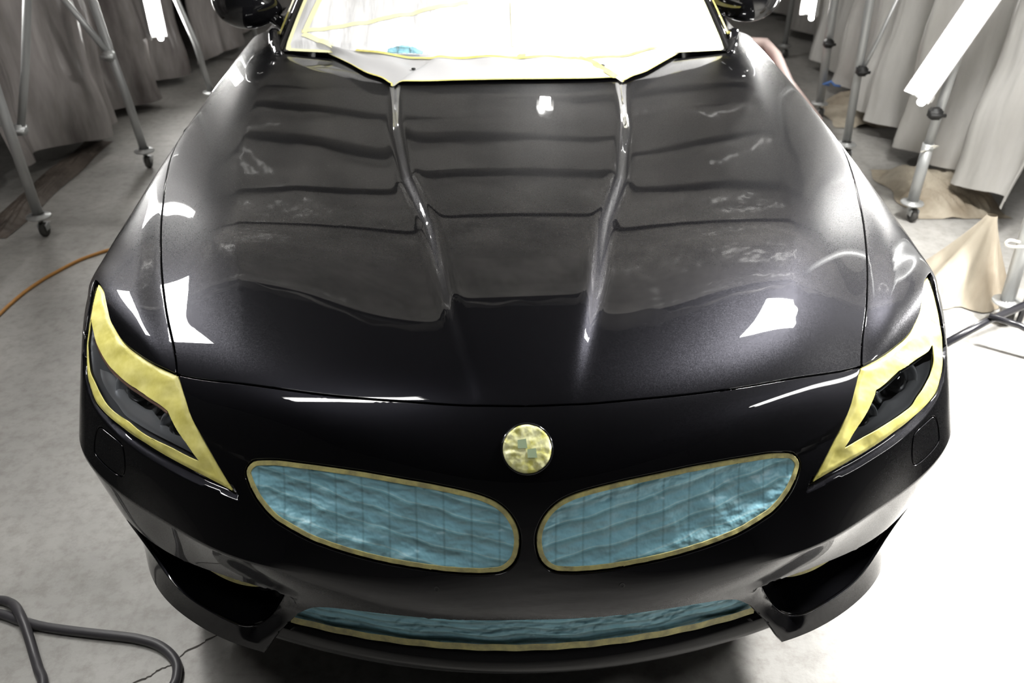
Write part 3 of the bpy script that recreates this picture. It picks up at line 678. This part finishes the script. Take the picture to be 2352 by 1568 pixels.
def seg(p, q_, n=30): return [(p[0]+(q_[0]-p[0])*t, p[1]+(q_[1]-p[1])*t) for t in np.linspace(0,1,n)]
for pa, pb, wd in (((-.93,.085),(-.18,.31),.016), ((-.92,.07),(-.77,.02),.018), ((-.90,.30),(-.915,.08),.016), ((.03,.03),(.03,.30),.010)):
    mb = MB(); ribbon(mb, seg(pa,pb), wd); mb.build('masking_tape', M['tape4'], ws)['label'] = 'strip of yellow tape across the white sheet'
for sd in (-1,1):
    mb = MB(); ribbon(mb, seg((sd*.975,.95),(sd*.975,.004))+seg((sd*.97,.004),(sd*.55,.002)), .016); mb.build('masking_tape', M['tape4'], ws)['label'] = 'yellow tape along the windscreen edge'
# sheet over the scuttle between bonnet and glass
PF = [(-3.35,11.42),(-3.0,11.27),(-2.7,11.14),(-2.4,11.0),(-2.12,10.92),(-1.95,10.82),(-1.8,10.74),(-.8,10.75),(0,10.76),(.8,10.77),(1.8,10.80),(1.95,10.86),(2.12,10.94),(2.4,11.02),(2.8,11.2),(3.1,11.34),(3.4,11.46)]
fr_ = cr(PF, 12); A0 = S(fr_[:,0], fr_[:,1])+N(np.abs(fr_[:,0]), fr_[:,1])*[[0,1,1]]*.007
ta = np.linspace(-.80,.80,len(fr_)); A1 = Wp(ta, 0*ta, .006)
rows = []; rr_ = np.random.RandomState(5)
for t in np.linspace(0,1,16):
    p = A0*(1-t)+A1*t; p = p.copy(); p[:,2] = p[:,2] + .016*math.sin(math.pi*t) + .0030*np.sin(p[:,0]*38+t*6)*math.sin(math.pi*t) + .0045*np.abs(np.sin(t*9+p[:,0]*3))*math.sin(math.pi*t); rows.append(p)
v_ = np.vstack(rows); k = len(ta); f_ = [(j*k+i, j*k+i+1, (j+1)*k+i+1, (j+1)*k+i) for j in range(15) for i in range(k-1)]
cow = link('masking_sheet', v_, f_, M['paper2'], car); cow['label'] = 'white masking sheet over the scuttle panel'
def rb3(mb, pts, w_, up=(0,-.25,1)):
    pts = np.array(pts, float); t = np.gradient(pts,axis=0); t /= np.linalg.norm(t,axis=1,keepdims=True)+1e-9; s_ = np.cross(t, up)*w_/2
    k = len(pts); mb.add(np.vstack([pts+s_, pts-s_]).tolist(), [(i, i+1, k+i+1, k+i) for i in range(k-1)])
mb = MB(); rb3(mb, A0+[0,.002,.0015], .005); rb3(mb, rows[9][20:-20]+[0,0,.004], .011)
c1 = int(len(ta)*.625); rb3(mb, [rows[j][c1+int(j*.35)]+np.array([0,0,.004]) for j in range(0,11)], .022); c2 = int(len(ta)*.53)
rb3(mb, [rows[j][c2+int((j-10)*.5)]+np.array([0,0,.004]) for j in range(9,16)], .022)
mb.build('masking_tape', M['tape'], cow)['label'] = 'yellow tape on the scuttle sheet'
mb = MB()
c3 = int(len(ta)*.22); w3 = np.random.RandomState(9)
vv = []; n1, n2_ = 24, 8
for j in range(n2_):
    for i in range(n1):
        s_ = i/(n1-1); p = rows[12][c3-6+int(s_*20)]+np.array([0,0,.008]); hgt = math.sin(math.pi*s_)**.7*.022
        vv.append((p[0], p[1]-.012+.030*j/(n2_-1), p[2]+hgt*math.sin(math.pi*(j+.3)/(n2_))+w3.uniform(-.0015,.0015)))
ff = [(j*n1+i, j*n1+i+1, (j+1)*n1+i+1, (j+1)*n1+i) for j in range(n2_-1) for i in range(n1-1)]
link('masking_film', vv, ff, M['film2'], cow)['label'] = 'scrap of blue film at the foot of the windscreen'
for fx in (.355, .655):
    p = rows[5][int(len(ta)*fx)]; MB().box((p[0], p[1], p[2]+.004), (.012,.008,.006), bev=.0015).build('washer_nozzle', M['black'], cow)

# pillars, mirrors
for sd in (1, -1):
    ax_ = np.linspace(0,1,18); base = Wp(np.full(18,sd*1.0), ax_, 0); outv = np.array([sd*.030,.030,-.012]); prof = [(0,-.004),(.15,.012),(.45,.018),(.8,.012),(1,-.010),(1,-.03)]
    v = []
    for i in range(18):
        for a, h_ in prof: v.append(base[i]+outv*a*1.15+np.array([0,-.5,.866])*h_*.8)
    k = len(prof); f = [(i*k+j, i*k+j+1, (i+1)*k+j+1, (i+1)*k+j) for i in range(17) for j in range(k-1)]
    pil = link('windscreen_pillar', v, f if sd < 0 else [q_[::-1] for q_ in f], M['gloss'], car)
    pts = [base[i]+outv*1.2+np.array([sd*.006,0,.004]) for i in range(1,18)]
    mb = MB(); rb3(mb, pts, .020, (sd*.7,-.3,.6)); mb.build('masking_tape', M['tape'], pil)
    # mirror foot triangle
    cx_ = .705*sd
    mb = MB().tube(bez([(sd*.712,1.77,.905),(sd*.730,1.82,.925),(sd*.750,1.90,.945)],5).tolist(), [.016]*5+[.020]*5+[.018], 10); mb.build('pillar_foot', M['gloss'], car)
    mc = Vector((-.862,2.02,1.018)) if sd < 0 else Vector((.822,2.02,1.040))
    bm = bmesh.new(); bmesh.ops.create_uvsphere(bm, u_segments=48, v_segments=32, radius=1)
    for v in bm.verts:
        x_, y_, z_ = v.co; x_ *= sd                      # x_ > 0: away from the car
        sx = .112 if x_ > 0 else .118; r_in = 1-.42*max(0,-x_)**2.2
        zz = z_*.085*r_in; yy = y_*(.075 if y_ < 0 else .03)*r_in
        v.co = Vector((sd*x_*sx, yy+.02*x_*x_, zz+ (-.028*max(0,-x_)**2)))
    v_ = [tuple(mc+v.co) for v in bm.verts]; bm.verts.index_update(); f_ = [[v.index for v in f.verts] for f in bm.faces]; bm.free()
    mir = link('door_mirror', v_, f_, M['gloss'], car); mir['label'] = 'gloss black door mirror'
    stk = bez([tuple(mc+Vector((-sd*.075,0,-.045))), tuple(mc+Vector((-sd*.105,.0,-.062))), (sd*.730,2.0,.945), (sd*.715,1.98,.93)],6)
    MB().tube(stk.tolist(), np.linspace(.018,.030,len(stk)), 12).build('mirror_stalk', M['gloss'], mir)

# rest of the body behind the doors line: flanks, tail, soft top
def loft(name, secs, mat, both=True):
    v = []; k = len(secs[0])
    for s_ in secs: v += s_
    half = len(v); f = [(j*k+i, j*k+i+1, (j+1)*k+i+1, (j+1)*k+i) for j in range(len(secs)-1) for i in range(k-1)]
    v2 = [(-x,y,z) for x,y,z in v]; f2 = [tuple(i+half for i in q_[::-1]) for q_ in f]
    if not both:
        link(name, v, f, mat, car); return link(name, v2, [tuple(i-half for i in q_) for q_ in f2], mat, car)
    return link(name, v+v2, f+f2, mat, car)
secs = []
for y_, zt, xw in ((2.1,.922,.90),(2.5,.93,.90),(3.0,.94,.895),(3.5,.95,.885),(3.9,.93,.85),(4.12,.88,.80),(4.2,.78,.76),(4.24,.55,.74),(4.2,.28,.72)):
    secs.append([(0,y_,zt),(.3,y_,zt),(.55,y_,zt),(xw*.82,y_,zt-.004),(xw*.89,y_,zt-.022),(xw*.95,y_,zt-.045),(xw*.99,y_,zt-.09),(xw,y_,zt-.2)])
loft('rear_body', secs, M['paint'])
secs = []
for y_ in (1.20,1.32,1.6,2.1,2.6,3.0,3.3): secs.append([(.893,y_,.82 if y_ > 1.3 else .76),(.902,y_,.72),(.905,y_,.60),(.895,y_,.45),(.88,y_,.32),(.86,y_,.20),(.80,y_,.17)])
loft('door_panel', secs, M['paint'], False)
secs = []
for y_, zt, xw in ((2.20,1.262,.56),(2.4,1.29,.56),(2.7,1.285,.55),(3.0,1.24,.53),(3.3,1.12,.50),(3.5,.95,.48)):
    secs.append([(0,y_,zt),(.25,y_,zt-.005),(xw-.08,y_,zt-.03),(xw,y_,zt-.09),(xw+.05,y_,(zt+.93)/2-.05),(xw+.12,y_,.92)])
loft('soft_top', secs, M['black'])
# wheels
for sx in (1,-1):
    for yy in (.88, 3.38):
        qd = Matrix.Rotation(math.radians(90*sx),4,'Y').to_quaternion()
        c = (sx*.775, yy, .322)
        tyre = MB().add(*lathe([(.21,-.10),(.29,-.112),(.314,-.10),(.322,-.06),(.322,.06),(.314,.10),(.29,.112),(.21,.10)], 48, c, qd)).build('wheel', M['rubber'], car)
        mb = MB().add(*lathe([(.21,.09),(.20,.10),(.19,.05),(.06,.06),(.03,.085),(0,.085)], 40, c, qd)); mb.build('wheel_rim', M['steel'], tyre)
# inner wheel housings and underbody close the body from below
MB().box((0,2.2,.21),(1.45,3.9,.04)).build('underbody', M['black'], car)
mb = MB(); mb.box((0,.62,.42),(1.15,.35,.36)); mb.build('engine_bay', M['black'], car)

# ---------------------------------------------------------------- lamps
def aim(d): return Vector(d).to_track_quat('-Z', 'Y')
def fixture(p0, p1, face, power, label, idx):
    p0, p1 = Vector(p0), Vector(p1); mid = (p0+p1)/2; t = (p1-p0); L = t.length; t.normalize(); n = Vector(face); n = (n-t*n.dot(t)).normalized(); s = t.cross(n)
    root = empty('fluorescent_lamp', tuple(p0), label, 'lamp')
    R = Matrix((t, s, n)).transposed().to_quaternion()
    mb = MB()   # folded white reflector tray
    prof = [(-.062,.022),(-.058,.024),(-.036,-.024),(.036,-.024),(.058,.024),(.062,.022),(.039,-.029),(-.039,-.029)]
    for e in (0,1):
        for a, b_ in prof: mb.v.append(tuple(p0+t*(L*e)+s*a+n*b_))
    k = len(prof); mb.f += [(i, (i+1)%k, k+(i+1)%k, k+i) for i in range(k)]+[tuple(range(k))[::-1], tuple(range(k,2*k))]
    mb.build('reflector', M['reflector'], root, False)
    for a in (-.024,.024):
        q0, q1 = p0-t*(.02 if a > 0 else -.03)+s*a+n*.006, p1-t*.03+s*a+n*.006
        pts = [q0+t*.0, q0+t*.004, q0+t*.012, q1]
        MB().tube([tuple(x) for x in pts], [.006,.013,.0165,.0165], 14).build('tube', M['tubelight'], root)
    for e, d in ((p0,1),(p1,-1)):
        MB().box(tuple(e+t*.02*d-n*.01), (.03,.10,.03), R, .004).build('end_cap', M['reflector'], root, False)
    ld = bpy.data.lights.new('lamp_light', 'AREA'); ld.shape = 'RECTANGLE'; ld.size = L*.95; ld.size_y = .07; ld.energy = power; ld.color = (1,.985,.95); ld.spread = math.radians(165)
    lo = bpy.data.objects.new('lamp_light', ld); COL.objects.link(lo); lo.parent = root
    Mx = Matrix((t, s*-1, -n)).transposed()
    if Mx.determinant() < 0: Mx = Matrix((t, s, -n)).transposed()
    lo.matrix_world = Matrix.Translation(mid+n*.040) @ Mx.to_4x4(); mw = lo.matrix_world.copy(); lo.matrix_local = Matrix.Translation(-p0) @ mw
    return root
for i, (a, b_, f, pw, lb) in enumerate(LAMPS): fixture(a, b_, f, pw, lb, i)
def flood(p, target, power, size, axis, label):
    p = Vector(p); n = (Vector(target)-p).normalized(); q = aim(n)
    if axis: x_ = Vector(axis); x_ = (x_-n*x_.dot(n)).normalized(); q = Matrix((x_, (-n).cross(x_), -n)).transposed().to_quaternion()
    s = q @ Vector((1,0,0)); u = q @ Vector((0,1,0))
    root = empty('floodlight', tuple(p), label, 'lamp'); a, b_ = size[0]/2, size[1]/2
    mb = MB().box(tuple(p-n*.035), (size[0]+.03, size[1]+.03, .06), q, .008); mb.build('lamp_body', M['tubeblack'], root)
    c = p+n*.004; link('lamp_panel', [tuple(c-s*a-u*b_), tuple(c+s*a-u*b_), tuple(c+s*a+u*b_), tuple(c-s*a+u*b_)], [(0,1,2,3)], M['flood'], root, False)
    ld = bpy.data.lights.new('lamp_light', 'AREA'); ld.shape = 'RECTANGLE'; ld.size, ld.size_y = size; ld.energy = power; ld.color = (1,.98,.95); ld.spread = math.radians(150)
    lo = bpy.data.objects.new('lamp_light', ld); COL.objects.link(lo); lo.parent = root; lo.location = n*.012; lo.rotation_euler = q.to_euler(); return root
for a in FLOODS: flood(*a)

# ---------------------------------------------------------------- hanging sheets
def hang(P0, P1, z0, z1, seed, mat, label, **k):
    v, f = sheet(P0, P1, z0, z1, seed, **k); o = link('plastic_sheet', v, f, mat); return tag(o, label, 'sheet', None)
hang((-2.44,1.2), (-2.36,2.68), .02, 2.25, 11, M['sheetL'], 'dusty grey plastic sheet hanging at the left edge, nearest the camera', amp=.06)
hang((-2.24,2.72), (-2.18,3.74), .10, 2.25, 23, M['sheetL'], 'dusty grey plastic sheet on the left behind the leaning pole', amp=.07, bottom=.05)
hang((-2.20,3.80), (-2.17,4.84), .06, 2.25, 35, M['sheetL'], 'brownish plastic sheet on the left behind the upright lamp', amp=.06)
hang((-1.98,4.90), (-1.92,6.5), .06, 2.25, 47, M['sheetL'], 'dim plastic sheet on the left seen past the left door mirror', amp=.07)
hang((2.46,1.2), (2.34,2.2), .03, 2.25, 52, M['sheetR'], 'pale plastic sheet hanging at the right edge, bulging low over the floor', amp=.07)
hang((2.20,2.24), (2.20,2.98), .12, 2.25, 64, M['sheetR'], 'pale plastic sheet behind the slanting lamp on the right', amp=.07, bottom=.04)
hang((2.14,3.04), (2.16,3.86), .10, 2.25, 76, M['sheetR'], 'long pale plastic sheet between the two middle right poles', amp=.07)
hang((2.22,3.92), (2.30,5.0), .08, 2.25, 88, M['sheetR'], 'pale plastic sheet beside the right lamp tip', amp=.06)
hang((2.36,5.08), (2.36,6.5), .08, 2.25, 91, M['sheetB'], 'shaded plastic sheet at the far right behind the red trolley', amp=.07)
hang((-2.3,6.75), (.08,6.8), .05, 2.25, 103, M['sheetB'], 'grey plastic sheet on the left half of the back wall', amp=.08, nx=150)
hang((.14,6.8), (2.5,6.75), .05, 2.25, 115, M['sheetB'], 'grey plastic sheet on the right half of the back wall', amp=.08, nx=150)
# ceiling sheets sagging between their cross rails
YS = [1.62,2.70,3.42,3.95,4.36,4.78,5.25,5.9,6.9]
for k in range(len(YS)-1):
    y0, y1 = YS[k], YS[k+1]; n1, n2_ = 90, 22; v = []
    for j in range(n2_+1):
        t = j/n2_
        for i in range(n1+1):
            x = -2.35+4.7*i/n1; sag = (.13+.04*math.sin(x*1.7+k*2.1))*math.sin(math.pi*t)**.7
            wr = .022*abs(math.sin(x*5+k*3+3*t))+.010*abs(math.sin(x*13+9*t+k))+.020*math.sin(x*3.3-7*t+k*1.3)+.004*math.sin(x*41-19*t)
            v.append((x, y0+(y1-y0)*t+.03*math.sin(x*2.3+k)-(.03 if j == 0 else 0), (2.415 if j == 0 else 2.50)-sag+wr*math.sin(math.pi*t)**.5+.02*math.sin(x*1.1+k*1.7)))
    f = [(j*(n1+1)+i, (j+1)*(n1+1)+i, (j+1)*(n1+1)+i+1, j*(n1+1)+i+1) for j in range(n2_) for i in range(n1)]
    tag(link('ceiling_sheet', v, f, M['sheetC']), ['plastic ceiling sheet whose front edge hangs over the bonnet, mirrored nearest the nose','second plastic ceiling sheet counted from the nose, sagging above the bonnet middle','third plastic ceiling sheet counted from the nose, mirrored in the bonnet','fourth plastic ceiling sheet counted from the nose, mirrored in the rear half of the bonnet','fifth plastic ceiling sheet counted from the nose, mirrored near the windscreen','sixth plastic ceiling sheet counted from the nose, above the cockpit','seventh plastic ceiling sheet counted from the nose, above the tail','rearmost plastic ceiling sheet against the back wall'][k], 'sheet', 'sagging ceiling sheets')
    o = MB().tube([(-2.4,y0,2.535),(2.4,y0,2.535)], .014, 8).build('ceiling_rail', M['steel']); tag(o, ['steel ceiling rail at the front edge of the ceiling sheets','second steel ceiling rail from the nose','third steel ceiling rail from the nose','fourth steel ceiling rail from the nose','fifth steel ceiling rail from the nose','sixth steel ceiling rail from the nose','seventh steel ceiling rail from the nose','rearmost steel ceiling rail'][k], 'rail', 'ceiling rails')
# front skirt of the ceiling sheet: hangs down below its rail
v = []; n1 = 160
for j in range(9):
    for i in range(n1+1):
        x = -2.3+4.6*i/n1; v.append((x, 1.60-.10*j/8+.02*math.sin(x*7+j*.5)+.008*math.sin(x*31), 2.53-.20*j/8*(1+.25*math.sin(x*3.1)+.08*math.sin(x*13))))
f = [(j*(n1+1)+i, (j+1)*(n1+1)+i, (j+1)*(n1+1)+i+1, j*(n1+1)+i+1) for j in range(8) for i in range(n1)]
tag(link('ceiling_skirt', v, f, M['sheetC']), 'loose plastic skirt hanging from the front ceiling rail, mirrored as a grey band', 'sheet')

# ---------------------------------------------------------------- poles on castors
def pole(base, parts, label, r=.021):
    """base: castor on the floor; parts: list of (name, points, radius)"""
    root = empty('scaffold_pole', (base[0], base[1], 0), label, 'pole')
    x, y = base; mb = MB()
    q = Matrix.Rotation(math.radians(90),4,'Y').to_quaternion()
    mb.add(*lathe([(.0,-.012),(.026,-.012),(.030,-.006),(.030,.006),(.026,.012),(0,.012)], 20, (x+.012,y-.01,.031), q)); mb.build('castor_wheel', M['castor'], root)
    mb = MB().box((x+.012,y-.0,.052),(.036,.046,.006)).box((x-.005,y-.008,.045),(.003,.036,.03)).box((x+.029,y-.008,.045),(.003,.036,.03)).tube([(x,y,.055),(x,y,.085)],.010,10); mb.build('castor_fork', M['steel'], root)
    MB().add(*lathe([(0,.083),(.048,.083),(.050,.087),(.048,.091),(.024,.092),(.024,.10)], 28, (x,y,0))).build('base_flange', M['steel'], root)
    for nm, pts, rr in parts: MB().tube([tuple(p) for p in pts], rr, 14).build(nm, M['steel'], root)
    return root
def clamp(mb_c, r=.028):
    return MB().box(mb_c,(.05,.05,.045),bev=.008).tube([(mb_c[0]-.03,mb_c[1]-.03,mb_c[2]),(mb_c[0]+.03,mb_c[1]-.03,mb_c[2])],.008,8)
p = pole((-1.975,2.386), [('pole',[(-1.975,2.386,.09),(-1.98,2.386,.46),(-1.985,2.386,2.45)],.021)], 'upright steel castor pole at the far left edge of the picture')
MB().tube([(-2.023,2.45,.45),(-2.11,2.45,.57)],.013,8).build('brace', M['steel'], p)
p = pole((-2.36,2.62), [('pole',[(-2.36,2.62,.09),(-2.36,2.62,2.2)],.018)], 'steel castor pole half hidden against the left sheet')
MB().tube([(-2.027,2.55,.404),(-1.93,2.55,.66),(-1.841,2.55,.923),(-1.72,2.56,1.3)],.016,10).build('brace', M['steel'], p)
clamp((-2.027,2.55,.41)).build('clamp', M['steel'], p)
p = pole((-1.798,3.175), [('pole',[(-1.798,3.175,.09),(-1.83,3.20,.35),(-1.875,3.24,.56),(-1.905,3.26,.80),(-1.97,3.3,2.4)],.020)], 'leaning steel castor pole with a diagonal brace, in front of the left sheets')
MB().tube([(-1.868,3.22,.542),(-2.08,3.24,.89)],.016,10).build('brace', M['steel'], p)
clamp((-1.872,3.215,.545)).build('clamp', M['steel'], p)
pole((-1.736,4.175), [('pole',[(-1.736,4.175,.09),(-1.78,4.20,.37),(-1.86,4.24,.62),(-1.9,4.28,2.4)],.018)], 'leaning steel castor pole just left of the left door mirror')
pole((-1.689,5.2), [('pole',[(-1.689,5.2,.09),(-1.70,5.2,2.4)],.018)], 'thin steel castor pole showing under the left door mirror')
p = pole((1.904,3.923), [('pole',[(1.904,3.923,.09),(1.872,3.923,.60),(1.80,3.93,2.4)],.024)], 'grey steel castor pole with a blue tie near its foot, right of the red trolley')
MB().tube([(1.93,3.90,.20),(1.89,3.89,.21),(1.93,3.885,.225),(1.96,3.90,.20),(2.0,3.91,.19)],.007,8).build('tie', M['bluetie'], p)
clamp((1.868,3.88,.44)).build('clamp', M['black'], p)
p = pole((1.809,3.228), [('pole',[(1.809,3.228,.09),(1.768,3.228,.72),(1.68,3.228,2.4)],.021)], 'steel castor pole with a thin diagonal brace at the right edge of the bonnet')
MB().tube([(1.79,3.205,.46),(1.838,3.205,.62),(1.93,3.21,.98)],.010,8).build('brace', M['steel'], p)
clamp((1.79,3.20,.47)).build('clamp', M['black'], p)
p = pole((1.829,2.472), [('pole',[(1.829,2.472,.09),(1.826,2.472,.36)],.024),('pole',[(1.826,2.472,.34),(1.84,2.48,.60),(1.95,2.54,2.4)],.020)], 'telescopic steel castor pole carrying the slanting lamp on the right')
MB().tube([(1.80,2.44,.355),(1.83,2.435,.362),(1.86,2.45,.357),(1.84,2.46,.34),(1.79,2.45,.33)],.003,6).build('cord', M['rope'], p)
clamp((1.80,2.44,.50)).build('clamp', M['black'], p)
pole((2.118,5.307), [('pole',[(2.118,5.307,.09),(2.09,5.307,2.4)],.018)], 'thin steel castor pole to the right of the right door mirror')
p = pole((1.792,1.599), [('pole',[(1.792,1.599,.09),(1.77,1.599,.39),(1.70,1.60,2.3)],.024)], 'thick steel castor pole with a white cord, at the right edge beside the black tripod')
MB().tube(bez([(1.74,1.575,.335),(1.70,1.57,.345),(1.69,1.57,.33),(1.72,1.57,.32),(1.77,1.565,.325),(1.80,1.58,.335),(1.84,1.58,.32)],4).tolist(),.0045,6).build('cord', M['rope'], p)

# black tripod carrying the side floodlight
tri = empty('lamp_tripod', (1.93,1.45,0), 'black tripod standing on the floor at the right edge of the picture', 'tripod')
MB().tube([(1.437,1.329,.085),(1.633,1.441,.105),(1.93,1.58,.13),(2.15,1.66,.02)],.0135,10).build('leg', M['tubeblack'], tri)
MB().tube([(1.633,1.441,.125),(1.711,1.385,.12),(1.98,1.22,.02)],.011,10).build('leg', M['tubeblack'], tri)
MB().tube([(1.425,1.323,.0135),(1.437,1.329,.085)],.014,10).build('foot', M['rubber'], tri)
MB().tube([(1.835,1.56,.02),(1.831,1.56,.19),(1.81,1.55,.41),(1.86,1.5,.8)],.010,10).build('leg', M['tubeblack'], tri)
MB().tube([(2.0,1.32,.40),(2.06,1.08,1.24)],.014,10).build('post', M['tubeblack'], tri)
MB().tube([(1.86,1.5,.8),(2.03,1.2,.83)],.011,10).build('stay', M['tubeblack'], tri)
MB().tube([(1.98,1.22,.02),(2.0,1.32,.40)],.011,10).build('stay', M['tubeblack'], tri)

# soiled dust sheets crumpled on the floor, and a dark strip added as shade
def heap(c, sx, sy, h, seed, label, mat=M['cloth'], name='dust_sheet_or_shade'):
    R = np.random.RandomState(seed); n = 46; v = []; a = R.uniform(4,16,(6,2)); ph = R.uniform(0,6,6)
    for j in range(n+1):
        for i in range(n+1):
            u, w_ = 2*i/n-1, 2*j/n-1; d = max(0,1-(u*u+w_*w_)**1.2*.9 + .15*math.sin(5*u+seed)); z = 0
            for (ax1, ay1), p_ in zip(a, ph): z += abs(math.sin(ax1*u+ay1*w_+p_))
            v.append((c[0]+u*sx*(1+.08*math.sin(7*w_+seed)), c[1]+w_*sy, .004+h*d*(.35+.22*z)/1.3))
    f = [(j*(n+1)+i, j*(n+1)+i+1, (j+1)*(n+1)+i+1, (j+1)*(n+1)+i) for j in range(n) for i in range(n)]
    return tag(link(name, v, f, mat), label, 'sheet')
heap((2.10,2.78), .22, .30, .09, 4, 'crumpled brown-stained dust sheet on the floor behind the telescopic pole')
heap((2.12,3.98), .16, .25, .10, 8, 'crumpled dust sheet on the floor beside the pole with the blue tie')
heap((-2.19,2.95), .075, .60, .035, 6, 'dark brown strip standing in for the shade along the foot of the left sheets', M['shade_strip'])
# cone-shaped tied cloth by the cord pole
v = []; n1 = 40
for j in range(14):
    t = j/13
    for i in range(n1):
        a = 2*math.pi*i/n1; r = .018+(.17*t**1.1)*(1+.16*math.sin(5*a+1)+.08*math.sin(9*a+t*2)); v.append((1.745+.055*t*0+r*math.cos(a)*1.0-.02*t, 1.77+r*math.sin(a)*.8+.05*t, .34*(1-t)+.006))
f = [(j*n1+i, (j+1)*n1+i, (j+1)*n1+(i+1)%n1, j*n1+(i+1)%n1) for j in range(13) for i in range(n1)]
tag(link('tied_cloth', v, f, M['cloth']), 'cream cloth tied to the thick pole with white cord, spreading to the floor', 'cloth')

# red trolley behind the car on the right
tr = empty('trolley', (1.6,4.3,0), 'faded red low steel trolley on the floor behind the right wing', 'trolley')
MB().tube([(1.28,4.50,.30),(1.52,4.50,.30),(1.70,4.46,.30),(1.72,4.30,.27),(1.70,3.95,.20),(1.76,3.55,.10)],.035,8).build('frame', M['pink'], tr)
MB().tube([(1.28,4.32,.22),(1.60,4.30,.22),(1.62,3.95,.14)],.022,8).build('inner_frame', M['red'], tr)
MB().box((1.45,4.40,.23),(.30,.10,.03)).build('plate', M['pink'], tr)
for c in ((1.30,4.5),(1.72,3.60),(1.64,4.42)): MB().tube([(c[0]-.018,c[1],.04),(c[0]+.018,c[1],.04)],.04,18).build('wheel', M['castor'], tr)
MB().tube([(1.30,4.5,.04),(1.30,4.5,.28)],.014,8).build('leg', M['pink'], tr); MB().tube([(1.64,4.42,.04),(1.66,4.42,.28)],.014,8).build('leg', M['pink'], tr)

# cable and hoses
def cable(name, xy, r, mat, label, cat, z=None, n=8):
    pts = [(a, b_, (z[i] if z else r)) for i, (a, b_) in enumerate(xy)]
    return tag(MB().tube(bez(pts, n).tolist(), r, 12).build(name, mat), label, cat)
cable('power_cable', [(-1.85,1.45),(-1.842,1.711),(-1.836,1.799),(-1.825,1.88),(-1.80,1.972),(-1.775,2.033),(-1.729,2.128),(-1.675,2.193),(-1.60,2.26),(-1.45,2.40)], .0065, M['cable'], 'thin orange cable curving across the floor left of the car', 'cable')
cable('rubber_hose', [(-1.6,.42),(-1.35,.37),(-1.207,.366),(-1.138,.344),(-1.073,.325),(-.984,.309),(-.897,.296),(-.854,.288),(-.808,.273),(-.772,.250),(-.748,.223),(-.738,.195),(-.738,.165),(-.76,.10),(-.85,-.05)], .0105, M['hose'], 'dark rubber hose bending beside the left corner of the bumper', 'hose')
cable('rubber_hose', [(-1.5,.36),(-1.30,.40),(-1.215,.404),(-1.181,.392),(-1.158,.373),(-1.133,.346),(-1.11,.318),(-1.087,.285),(-1.063,.249),(-1.04,.216),(-1.01,.17),(-.98,.05)], .0105, M['hose'], 'dark rubber hose crossing over another in the bottom left corner', 'hose', z=[.0105,.0105,.0105,.014,.024,.032,.028,.018,.0105,.0105,.0105,.0105])
# crack in the concrete
mb = MB(); rc = np.random.RandomState(2); pts = bez([(-.62,.34),(-.697,.293),(-.708,.281),(-.742,.258),(-.757,.228),(-.784,.215),(-.802,.197),(-.825,.184),(-.95,.10)],5)
v = []
for i, p_ in enumerate(pts): w_ = .0012+.0012*rc.rand(); j_ = rc.uniform(-.0015,.0015,2); v += [(p_[0]+j_[0]-w_*.6, p_[1]+j_[1]+w_, .0006), (p_[0]+j_[0]+w_*.6, p_[1]+j_[1]-w_, .0006)]
mb.add(v, [(2*i, 2*i+1, 2*i+3, 2*i+2) for i in range(len(pts)-1)]); 
ck = mb.build('floor_crack', simple('dark_crack', (.05,.045,.04), .9)); tag(ck, kind='structure'); ck.parent = bpy.data.objects['floor']
